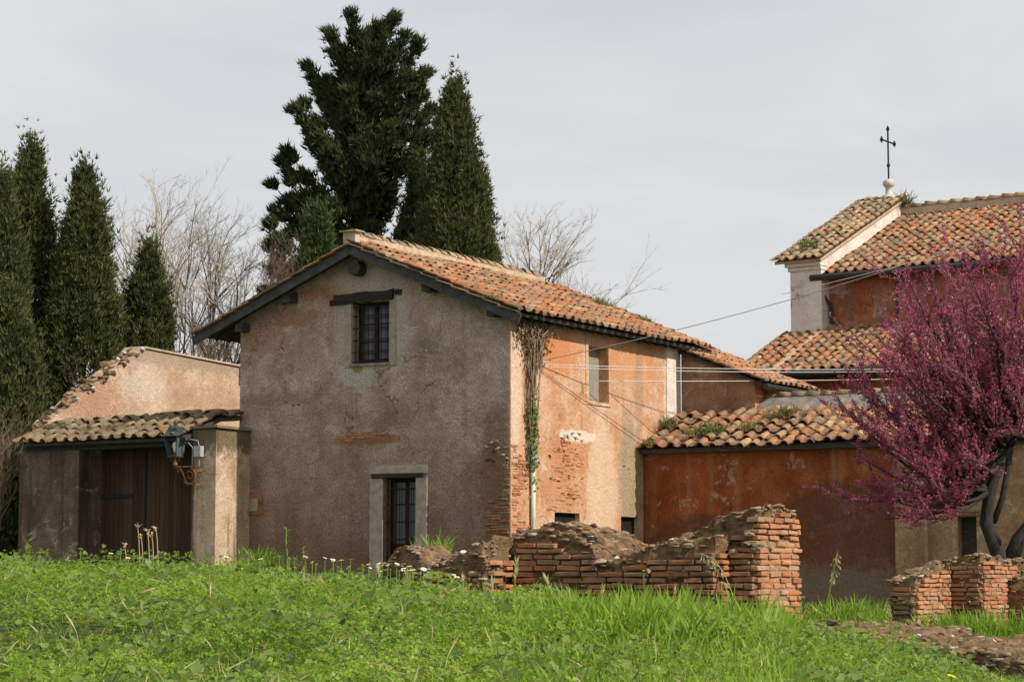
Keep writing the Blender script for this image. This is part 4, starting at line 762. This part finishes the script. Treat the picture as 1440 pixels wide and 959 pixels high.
bk.tube([(bx0+.16, lc.y, bz_-.03), (bx0+.24, lc.y, bz_-.16), (bx1-.24, lc.y, bz_-.36), (bx1-.06, lc.y, bz_-.42)], .018, 6); bk.build('bracket', M['rust'], Ln)
MB().beam((bx1+.02, lc.y, bz_-.5), (bx1+.02, lc.y, bz_+.05), .03, .03).build('bracket_plate', M['rust'], Ln); MB().beam((bx1+.03, lc.y, bz_-.1), (bx1+.03, -1.29, bz_-.1), .03, .03).beam((bx1+.03, lc.y, bz_-.42), (bx1+.03, -1.29, bz_-.42), .03, .03).build('wall_tie', M['rust'], Ln)
MB().box(-7.8, -7.6, -1.45, -1.315, 2.95, 3.2, .004).build('junction_box', M['greybox'], Ln)
MB().tube([(-8.12, lc.y+.1, 3.3), (-7.9, -1.45, 3.36), (-7.75, -1.36, 3.33), (-7.7, -1.36, 3.2)], .01, 6).tube([(-8.12, lc.y+.1, 3.28), (-7.95, -1.45, 3.28), (-7.87, -1.4, 3.17), (-7.87, -1.4, bz_)], .01, 6).tube([(-7.7, -1.36, 2.95), (-7.7, -1.36, bz_)], .01, 6).build('conduit', M['greybox'], Ln)
# ------------------------------------------------------------ cables
def Hw(a, b, z): r = rad(HY); return Vector((HC[0]+a*math.cos(r)+b*math.sin(r), HC[1]-a*math.sin(r)+b*math.cos(r), z))
def cable(label, p, q, sagz, r, mat, n=16):
    p, q = Vector(p), Vector(q); pts = [p.lerp(q, i/n)-Vector((0, 0, sagz*4*(i/n)*(1-i/n))) for i in range(n+1)]
    c = pts[0].copy(); o = MB().tube([x-c for x in pts], r, 5).build('overhead_cable', mat); o.location = c; tag(o, label, 'cable', 'cables strung from the farmhouse wall')
ins = Hw(.14, 1.28, 5.05)
cable('pale cable rising from the farmhouse side wall across the sky', ins, at(1250, 379, 58), .12, .01, M['cabled']); cable('upper cable continuing past the church pillar to the right edge', at(1250, 379, 58), at(1475, 296, 52), .02, .008, M['cable'])
cable('lower of the two pale cables crossing the church gable', at(1100, 414, 58), at(1475, 318, 52), .03, .008, M['cable'])
cable('upper level cable from the farmhouse wall to the church', Hw(.14, 1.3, 4.95), at(1300, 519, 60), .05, .008, M['cable'])
cable('middle level cable running past the farmhouse side window', Hw(.14, 1.32, 4.9), at(1310, 521, 60), .08, .008, M['cable']); cable('lowest level cable below the others in front of the annex', Hw(.05, 4.0, 4.78), at(1300, 532, 60), .03, .009, M['cable'])
o = MB()
for k in range(6):
    t = k*1.05; o.tube([(.02, 1.2+.08*math.cos(t), 4.98+.07*math.sin(t)), (.1, 1.24+.12*math.cos(t), 5.0+.1*math.sin(t)), (.15, 1.28, 5.0+.04*math.sin(t*2))], .014, 5)
o = o.build('insulator_cluster', M['greybox']); o.location = HC; o.rotation_euler = (0, 0, rad(-HY)); tag(o, 'grey knot of insulators and wire ends on the side wall', 'insulator')
# ------------------------------------------------------------ dry creeper on the corner
M['vine'] = simple('dry_vine', [(.3, (.14,.09,.055)), (.7, (.34,.25,.17))], 4, wpos=True)
M['ivy'] = leafmat('ivy_leaf', [(0, (.05,.1,.015)), (.6, (.1,.17,.03)), (1, (.2,.26,.06))], .25)
M['dryleaf'] = leafmat('dry_leaf', [(0, (.1,.06,.03)), (.6, (.22,.14,.08)), (1, (.36,.25,.15))], .15)
V_ = empty('dry_creeper', HC, HY, 'dry tangled creeper hanging down the sunlit corner of the farmhouse', 'creeper'); mb = MB(); rg = random.Random(5)
for k in range(46):
    b = rg.uniform(.35, 1.5)*(1 if k < 26 else .55)+(.0 if k < 26 else .45); z = rg.uniform(5.5, 5.95); p = Vector((.05+rg.random()*.12, b, z)); pts = [p]; tgt = .72+rg.gauss(0, .12); ln = rg.uniform(.5, 1.2) if k < 26 else rg.uniform(1.5, 3.4)
    for i in range(9): p = p+Vector((rg.gauss(0, .025), (tgt-p.y)*.22+rg.gauss(0, .06), -ln/9)); p.x = min(.2, max(.03, p.x)); pts.append(p)
    mb.tube(pts, [.016*(1-.07*i) for i in range(10)], 4, False)
mb.build('stems', M['vine'], V_)
lt = [(0,-.5,0),(.45,-.1,.1),(.3,.4,0),(0,.6,-.05),(-.3,.4,0),(-.45,-.1,.1)]; lf = [(0,1,2),(0,2,3),(0,3,4),(0,4,5)]
n = 1100; pos = np.stack([.04+.14*RNG.random(n), np.clip(.85+RNG.normal(0, .38, n), .1, 1.9), 5.86-np.abs(RNG.normal(0, .33, n))], 1); link('dry_leaves', scatter('dry_leaves', lt, lf, pos, rotmats(RNG.normal(0, 1, (n, 3))+[1, -.4, 0], RNG.random(n)*6.28), .03+.05*RNG.random(n), M['dryleaf']), V_)
n = 420; pos = np.stack([.06+.12*RNG.random(n), .8+RNG.normal(0, .09, n), np.where(RNG.random(n) < .5, RNG.normal(3.75, .22, n), RNG.normal(2.95, .35, n))], 1); link('green_leaves', scatter('green_leaves', lt, lf, pos, rotmats(RNG.normal(0, .6, (n, 3))+[1, -.5, .3], RNG.random(n)*6.28), .04+.05*RNG.random(n), M['ivy']), V_)
# ------------------------------------------------------------ roof weeds
M['weed'] = leafmat('roof_weed', [(0, (.06,.1,.02)), (.5, (.12,.17,.035)), (1, (.24,.24,.08))], .3)
M['moss'] = leafmat('dry_moss', [(0, (.07,.07,.02)), (.5, (.14,.13,.04)), (1, (.22,.18,.07))], .2)
BV = [(-.03,0,0),(.03,0,0),(.025,.03,.4),(-.02,.03,.4),(.01,.14,.75),(.0,.3,1.0)]; BF = [(0,1,2),(0,2,3),(3,2,4),(3,4,5)]
def tuft(name, label, cat, loc, rx, ry, h, n, mat, group=None, spread=.5, par=None):
    R_ = RNG.normal(0, 1, (n, 2)); pos = np.stack([R_[:, 0]*rx*.5, R_[:, 1]*ry*.5, RNG.random(n)*.03], 1)
    d = np.stack([RNG.normal(0, spread, n), RNG.normal(0, spread, n), np.ones(n)], 1); s_ = h*(.45+.75*RNG.random(n))*np.exp(-(R_**2).sum(1)*.18)
    o = empty(name, loc, 0, label, cat, group); bl_ = link('blades', scatter('blades', BV, BF, pos, rotmats(d, RNG.random(n)*6.28), np.stack([s_*.9+.02, s_, s_], 1), mat), o); tag(bl_, kind='stuff'); return o
def onroof(x, y, O, n_):
    """pixel -> point on a roof plane through O (farmhouse frame) with normal n_ (farmhouse frame)"""
    r = rad(HY); A = Vector((math.cos(r), -math.sin(r), 0)); B = Vector((math.sin(r), math.cos(r), 0)); N_ = A*n_[0]+B*n_[1]+Vector((0, 0, n_[2])); Ow = Hw(*O); d = ray(x, y)
    return d*(N_.dot(Ow)/N_.dot(d))
LR = ((.05, 5.98, 3.3), (0, -math.sin(cl), math.cos(cl))); HR = ((ER, 0, EZ+.06), (SN, 0, CS)); SR = ((-13, -1.62, 3.45), (0, -math.sin(.38), math.cos(.38))); RW = 'weeds growing on the old roofs'
for x, y, rx, h, n, m, lb, rf in ((940,602,.25,.34,260,'weed','rounded green weed cushion on low roof next to the farmhouse wall',LR), (1000,612,.7,.36,520,'weed','widest green weed clump among the tiles of the low roof',LR), (1055,606,.35,.26,260,'weed','small green weed clump right of the widest one on the low roof',LR),
        (1108,588,.6,.34,420,'moss','dry straw-coloured weed clump below the low roof ridge',LR), (912,627,.2,.25,160,'weed','weed tuft at the lowest left corner of the low roof',LR), (665,405,.3,.12,160,'moss','faint weed tuft on the farmhouse roof near the gable',HR), (690,420,.35,.13,180,'weed','second weed tuft lower on the farmhouse roof near the gable',HR),
        (845,432,.4,.3,200,'moss','tall dry weeds halfway along the farmhouse roof',HR), (900,452,.4,.2,200,'weed','weed patch on the far half of the farmhouse roof',HR), (85,603,.7,.16,620,'moss','mossy grass cushion on the left end of the shed roof',SR), (128,606,.45,.13,360,'weed','green grass cushion in the middle of the shed roof',SR), (168,603,.6,.15,420,'moss','mossy grass cushion right of the shed roof middle',SR)):
    tuft('roof_weed', lb, 'weed', onroof(x, y, *rf), rx, .3, h, n, M[m], RW, .55)
r35 = rad(35); Kw = lambda a, b, z: Vector((a*math.cos(r35)+b*math.sin(r35), 72-a*math.sin(r35)+b*math.cos(r35), z))
tuft('roof_weed', 'weedy tuft beside the church gable top', 'weed', Kw(11.1, 5.3, 11.6), .35, .3, .5, 160, M['moss'], RW, .7); tuft('roof_weed', 'green tuft on the low corner of the church gable coping', 'weed', Kw(10.3, .5, 9.75), .35, .3, .35, 160, M['weed'], RW, .6)
# ------------------------------------------------------------ meadow on the bank
M['leaf'] = leafmat('meadow_leaf', [(0, (.07,.125,.01)), (.35, (.16,.28,.02)), (.65, (.27,.41,.035)), (.85, (.4,.49,.08)), (1, (.6,.52,.2))], .5, None, .5, .3, 2.0)
M['bigleaf'] = leafmat('mallow_leaf', [(0, (.09,.15,.025)), (.5, (.17,.25,.045)), (1, (.26,.34,.09))], .45, None, .5, .3)
M['blade'] = leafmat('grass_blade', [(0, (.12,.2,.018)), (.5, (.23,.38,.032)), (.85, (.36,.48,.08)), (1, (.62,.53,.25))], .5, None, .5, .3, 1.1)
def rim(n, lob, depth):
    v = [(0, 0, 0)]
    for k in range(n): a = 2*math.pi*k/n; r = 1-depth*(.5+.5*math.cos(a*lob)); v.append((r*math.cos(a), r*math.sin(a), .22*r*r+.06*math.cos(a*3)))
    return v, [(0, 1+k, 1+(k+1) % n) for k in range(n)]
def field(n, y0, y1, pw=1.):
    Y = y0+(y1-y0)*RNG.random(n)**pw; X = (RNG.random(n)*2-1)*(Y*.245+.4); return X, Y
def clump(X, Y, s, o): return np.array([mnoise.noise((x*s+o, y*s, o)) for x, y in zip(X, Y)])
# low leaves (three leaflets each)
TRE, TRF = [], []
for k in range(3):
    a = k*2.1; c, s_ = math.cos(a), math.sin(a); m_ = len(TRE); TRE += [(0, 0, 0), (.6*c-.42*s_, .6*s_+.42*c, .18), (1.1*c, 1.1*s_, .1), (.6*c+.42*s_, .6*s_-.42*c, .18)]; TRF += [(m_, m_+1, m_+2), (m_, m_+2, m_+3)]
X, Y = field(118000, 5.6, 14.6); k = np.clip(.95-.35*np.clip((X/Y+.05)/.25, 0, 1), 0, 1) > RNG.random(len(X)); X, Y = X[k], Y[k]; n = len(X)
hg = .02+.14*np.clip(clump(X, Y, 1.5, 3.)*.9+clump(X, Y, 4.5, 8.)*.6+.35, 0, 1); k = RNG.random(n) < .45+1.6*np.clip(clump(X, Y, 2.6, 31.)+.3, 0, 1); X, Y, hg = X[k], Y[k], hg[k]; n = len(X); Z = ground_z(X, Y)+hg*RNG.random(n)**.6*1.25
v, f = TRE, TRF; d = np.stack([RNG.normal(0, .55, n), RNG.normal(-.35, .55, n), np.ones(n)], 1)
o = link('meadow_leaves', scatter('meadow_leaves', v, f, np.stack([X, Y, Z], 1), rotmats(d, RNG.random(n)*6.28), .008+.014*RNG.random(n)**2, M['leaf'])); tag(o, 'dense green clover and herb leaves covering the bank', 'herbs', kind='stuff')
# broad mallow leaves
X, Y = field(700, 5.6, 11, 1.6); k = clump(X, Y, .8, 9.) > -.02; X, Y = X[k], Y[k]; n = len(X); v, f = rim(15, 5, .22)
d = np.stack([RNG.normal(0, .5, n), RNG.normal(-.5, .5, n), np.ones(n)], 1)
o = link('mallow_leaves', scatter('mallow_leaves', v, f, np.stack([X, Y, ground_z(X, Y)+.05+.06*RNG.random(n)], 1), rotmats(d, RNG.random(n)*6.28), .014+.016*RNG.random(n), M['bigleaf'])); tag(o, 'broad lobed mallow leaves in the near meadow', 'herbs', kind='stuff')
X, Y = field(14000, 5.6, 13.5, 1.2); k = clump(X, Y, 1.4, 19.)+.5*clump(X, Y, 4., 23.) > .08; X, Y = X[k], Y[k]; n = len(X); v, f = rim(9, 3, .35)
d = np.stack([RNG.normal(0, .6, n), RNG.normal(-.4, .6, n), np.ones(n)], 1); hg = .03+.13*np.clip(clump(X, Y, 1.5, 3.)*.8+clump(X, Y, 4.5, 8.)*.5+.4, 0, 1)
o = link('herb_leaves', scatter('herb_leaves', v, f, np.stack([X, Y, ground_z(X, Y)+hg*(.8+.7*RNG.random(n))], 1), rotmats(d, RNG.random(n)*6.28), .011+.013*RNG.random(n), M['bigleaf'])); tag(o, 'patches of larger herb leaves over the clover', 'herbs', kind='stuff')
# grass blades, taller towards the right
X, Y = field(80000, 5.6, 19.); u = X/Y; k = np.clip(.5+2.4*(u+.06), .38, 1) > RNG.random(len(X)); X, Y, u = X[k], Y[k], u[k]; n = len(X)
hb = (.085+.13*np.clip((u+.06)/.16, 0, 1))*(.6+.7*np.clip(clump(X, Y, .9, 5.)+.5, 0, 1))*(.5+.8*RNG.random(n)); hb = np.where(u > .12, hb*.42, hb); d = np.stack([RNG.normal(0, .38, n), RNG.normal(0, .38, n), np.ones(n)], 1)
o = link('grass', scatter('grass', BV, BF, np.stack([X, Y, ground_z(X, Y)-.01], 1), rotmats(d, RNG.random(n)*6.28), np.stack([.1+hb*.5, hb, hb], 1)*1.0, M['blade'])); tag(o, 'fresh green grass blades growing over the bank', 'grass', kind='stuff')
# dead straw lying through the green
X, Y = field(1500, 5.6, 15.); n = len(X); hb = .06+.1*RNG.random(n); d = np.stack([RNG.normal(0, .9, n), RNG.normal(0, .9, n), np.full(n, .7)], 1)
M['deadgrass'] = leafmat('dead_straw', [(0, (.22,.16,.07)), (.6, (.38,.3,.14)), (1, (.5,.42,.24))], .2)
o = link('dead_straw', scatter('dead_straw', BV, BF, np.stack([X, Y, ground_z(X, Y)+.03+.05*RNG.random(n)], 1), rotmats(d, RNG.random(n)*6.28), np.stack([.05+hb*.25, hb, hb], 1), M['deadgrass'])); tag(o, 'thin dead straw lying among the green meadow', 'straw', kind='stuff')
# rough grass further back, round the ruins
n = 42000; Y = 17+19*RNG.random(n); X = -1+RNG.random(n)*11; k = (X/Y < .27) & (X/Y > -.02); X, Y = X[k], Y[k]; n = len(X); k = clump(X, Y, .9, 2.) > -.25; X, Y = X[k], Y[k]; n = len(X)
hb = (.12+.14*RNG.random(n))*np.where(X/Y > .12, .65, 1.); d = np.stack([RNG.normal(0, .4, n), RNG.normal(0, .4, n), np.ones(n)], 1)
o = link('rough_grass', scatter('rough_grass', BV, BF, np.stack([X, Y, ground_z(X, Y)-.01], 1), rotmats(d, RNG.random(n)*6.28), np.stack([.15+hb*.6, hb, hb], 1), M['blade'])); tag(o, 'rough grass round the foot of the ruins', 'grass', kind='stuff')
# weeds along the foot of the red wall and by the brick stub
for x, y, Yd, rx, h, n_, lb in ((1180,865,40,1.2,.5,500,'dark weeds along the foot of the red wall'), (1225,868,41,1.0,.45,400,'dark weeds at the foot of the wall left of the brick stub'), (1345,885,28,.9,.4,520,'bright grass clump in front of the brick stub'), (1415,890,27.5,1.0,.42,520,'bright grass clump at the right edge before the brick stub'), (365,790,48,.8,.5,200,'weeds at the foot of the gable wall'), (612,775,30,.3,.4,160,'small green weed beside the rubble heap')):
    p = at(x, y, Yd); tuft('weed_clump', lb, 'weeds', (p.x, p.y, max(gz(p.x, p.y), p.z-.15)), rx, .6, h, n_, M['blade'], None, .45)
# ------------------------------------------------------------ flowers and tall stalks
M['petal'] = simple('white_petal', [(.3, (.75,.72,.72)), (.7, (.85,.83,.82))], 5); M['yellow'] = simple('yellow_petal', [(.3, (.75,.5,.02)), (.7, (.85,.62,.04))], 5)
M['stalk'] = simple('green_stalk', [(.3, (.12,.2,.03)), (.7, (.22,.3,.06))], 4, wpos=True); M['straw'] = simple('straw_stalk', [(.3, (.34,.26,.13)), (.7, (.52,.42,.24))], 4, wpos=True)
def flower(name, lab, cat, group, x, y, Y, r, pm, npet=9):
    top = at(x, y, Y); g0 = gz(top.x, Y); h = max(.04, top.z-g0); rt = empty(name, (top.x, Y, g0), 0, lab, cat, group); rt.rotation_euler = (0, 0, random.uniform(0, 6))
    MB().tube([(0, 0, 0), (.006, 0, h*.5), (0, 0, h)], .0025, 4).build('stem', M['stalk'], rt)
    mb = MB(); t = Vector((random.gauss(0, .3), random.gauss(0, .3), 1)).normalized(); x_ = t.orthogonal().normalized(); y_ = t.cross(x_); c = Vector((0, 0, h))
    for k in range(npet):
        a = 6.283*k/npet; d = x_*math.cos(a)+y_*math.sin(a); s_ = t.cross(d)*r*.3; mb.add([c+d*r*.2, c+d*r*.7+s_+t*r*.15, c+d*r+t*r*.2, c+d*r*.7-s_+t*r*.15], [(0,1,2,3)])
    mb.build('petals', pm, rt); MB().lathe(c+t*.002, [(0,-.003),(r*.35,0),(r*.25,r*.2),(0,r*.25)], 6).build('flower_centre', M['yellow'], rt)
rg = random.Random(11)
for k in range(64):
    x = rg.choice([rg.uniform(455, 660), rg.uniform(300, 600), rg.uniform(10, 300), rg.uniform(560, 660)]); y = float(np.interp(x, [0, 300, 450, 560, 660], [774, 784, 790, 800, 818]))+rg.uniform(-7, 6)
    flower('daisy', 'small white daisy along the crest of the grassy bank', 'flower', 'daisies along the bank', x, y, rg.uniform(12.2, 13.6), rg.uniform(.012, .019), M['petal'])
flower('daisy', 'single white daisy low in the middle of the meadow', 'flower', 'daisies along the bank', 361, 892, 9.6, .014, M['petal'])
for x, y, Y, lb in ((338,800,12.5,'yellow dandelion on the bank below the shed pier'), (870,820,12.,'yellow dandelion standing before the dark ruin face'), (905,803,12.6,'smaller yellow flower right of the dandelion before the ruin'), (1125,843,12.8,'yellow flower in front of the brick pier'), (1270,946,8.5,'yellow dandelion low in the grass before the rubble footing'), (1338,951,8.4,'rightmost yellow dandelion at the bottom of the picture'), (88,825,10.8,'yellowish flower low on the left of the bank')):
    flower('dandelion', lb, 'flower', None, x, y, Y, .018, M['yellow'], 14)
def stalk(name, lab, cat, px, Y, mat, kind, group=None, r=.0035):
    pts = [at(x, y, Y) for x, y in px]; g0 = gz(pts[0].x, Y); b = Vector((pts[0].x, Y, g0)); rt = empty(name, b, 0, lab, cat, group); L_ = [Vector((0, 0, 0))]+[p-b for p in pts[1:]]
    MB().tube(L_, [r*(1-.12*i) for i in range(len(L_))], 5).build('stem', mat, rt); hd = MB(); rg_ = random.Random(int(px[0][0]))
    seg = L_[-3:] if kind == 'oat' else L_[-2:]
    if kind == 'barley':
        p, q = seg; d = q-p
        for k in range(26):
            c = p+d*(k/26); e = (d.normalized()+Vector((rg_.gauss(0, .28), rg_.gauss(0, .28), .1))).normalized(); hd.tube([c, c+e*.01, c+e*.04], [.002, .0028, .0005], 3, False)
    elif kind == 'oat':
        for k in range(26):
            i = rg_.randrange(len(seg)-1); c = seg[i].lerp(seg[i+1], rg_.random()); e = Vector((rg_.gauss(0, .5), rg_.gauss(0, .4), -.8-rg_.random()*.5)).normalized(); l = rg_.uniform(.02, .05)
            hd.tube([c, c+e*l*.8], [.0006, .0006], 3, False); hd.tube([c+e*l*.8, c+e*(l*.8+.008), c+e*(l*.8+.022)], [.001, .0026, .0005], 4, False)
    elif kind == 'leafy':
        for k in range(26):
            i = rg_.randrange(len(L_)-1); c = L_[i].lerp(L_[i+1], rg_.random()); a = rg_.uniform(0, 6.28); e = Vector((math.cos(a), math.sin(a), rg_.uniform(.1, .7))); s_ = Vector((-math.sin(a), math.cos(a), 0))*.008; l = rg_.uniform(.04, .07); hd.add([c, c+e*l*.5+s_, c+e*l+Vector((0, 0, -.01)), c+e*l*.5-s_], [(0,1,2,3)])
    else:
        for k in range(9): c = seg[0].lerp(seg[1], .6+.4*rg_.random()); hd.tube([c, c+Vector((rg_.gauss(0, .012), rg_.gauss(0, .012), .012))], [.004, .002], 4)
    hd.build('seed_head' if kind != 'leafy' else 'leaves', {'barley': M['awn'], 'oat': M['awn'], 'leafy': M['weed']}.get(kind, mat), rt)
M['awn'] = simple('pale_awn', [(.3, (.34,.36,.12)), (.7, (.55,.5,.26))], 4, wpos=True)
stalk('wild_oat', 'drooping wild oat stalk in front of the ruin pier', 'grass stalk', [(1036,885),(1030,835),(1018,805),(1003,785),(985,778)], 12.3, M['straw'], 'oat')
stalk('wild_oat', 'upright wild oat with pale spikelets beside the brick pier', 'grass stalk', [(1158,900),(1162,850),(1170,815),(1174,795),(1178,775)], 13, M['stalk'], 'oat')
stalk('wild_oat', 'thin wild oat stalk before the rubble footing', 'grass stalk', [(1246,905),(1249,880),(1248,860),(1247,850),(1249,842)], 13.5, M['stalk'], 'oat')
WG = 'wild barley ears along the crest'
BL = ['before the lit edge of the masonry stub', 'leaning left before the dark ruin face', 'low beside the leaning one before the ruin', 'beside the stone door jamb', 'arched over left of the rubble heap', 'low in the meadow below the rubble heap', 'left of the masonry stub', 'before the right end of the rubble heap', 'before the middle of the dark ruin face', 'low before the ruin, left of the oat stalk', 'before the foot of the brick pier', 'right below the brick pier', 'short, below the rubble heap to its right', 'next to the yellow dandelion before the ruin']
for i, (x, y, dx) in enumerate(((723,790,3), (782,812,-14), (808,832,-8), (532,800,0), (573,838,10), (590,855,-4), (690,815,2), (648,812,3), (945,828,4), (985,852,8), (1070,850,-5), (1115,865,4), (620,845,-8), (842,826,6))):
    stalk('wild_barley', 'green wild barley ear '+BL[i], 'grass stalk', [(x, y+90), (x, y+45), (x+dx*.3, y+28), (x+dx, y)], 11.8+.12*i, M['stalk'], 'barley', WG)
DG = 'dry stalks before the shed door'
for i, (x, y) in enumerate(((193,737), (198,752), (207,745), (213,750), (219,742), (175,765))): stalk('dry_stalk', 'dry brown seed stalk standing before the shed door', 'grass stalk', [(x+4, y+75), (x+3, y+40), (x+2, y+15), (x, y)], 13.+.1*i, M['straw'], 'dry', DG)
for x, y, lb in ((403,742,'tall leafy green weed before the gable wall'), (427,768,'shorter leafy green weed right of the tall one'), (380,782,'small leafy weed left of the tall one on the crest'), (38,762,'white-topped leafy weed at the left shed corner'), (170,770,'leafy green weed before the shed doors')):
    stalk('leafy_weed', lb, 'weed', [(x, y+65), (x+1, y+40), (x-1, y+18), (x, y)], 12.9, M['stalk'], 'leafy', r=.005)
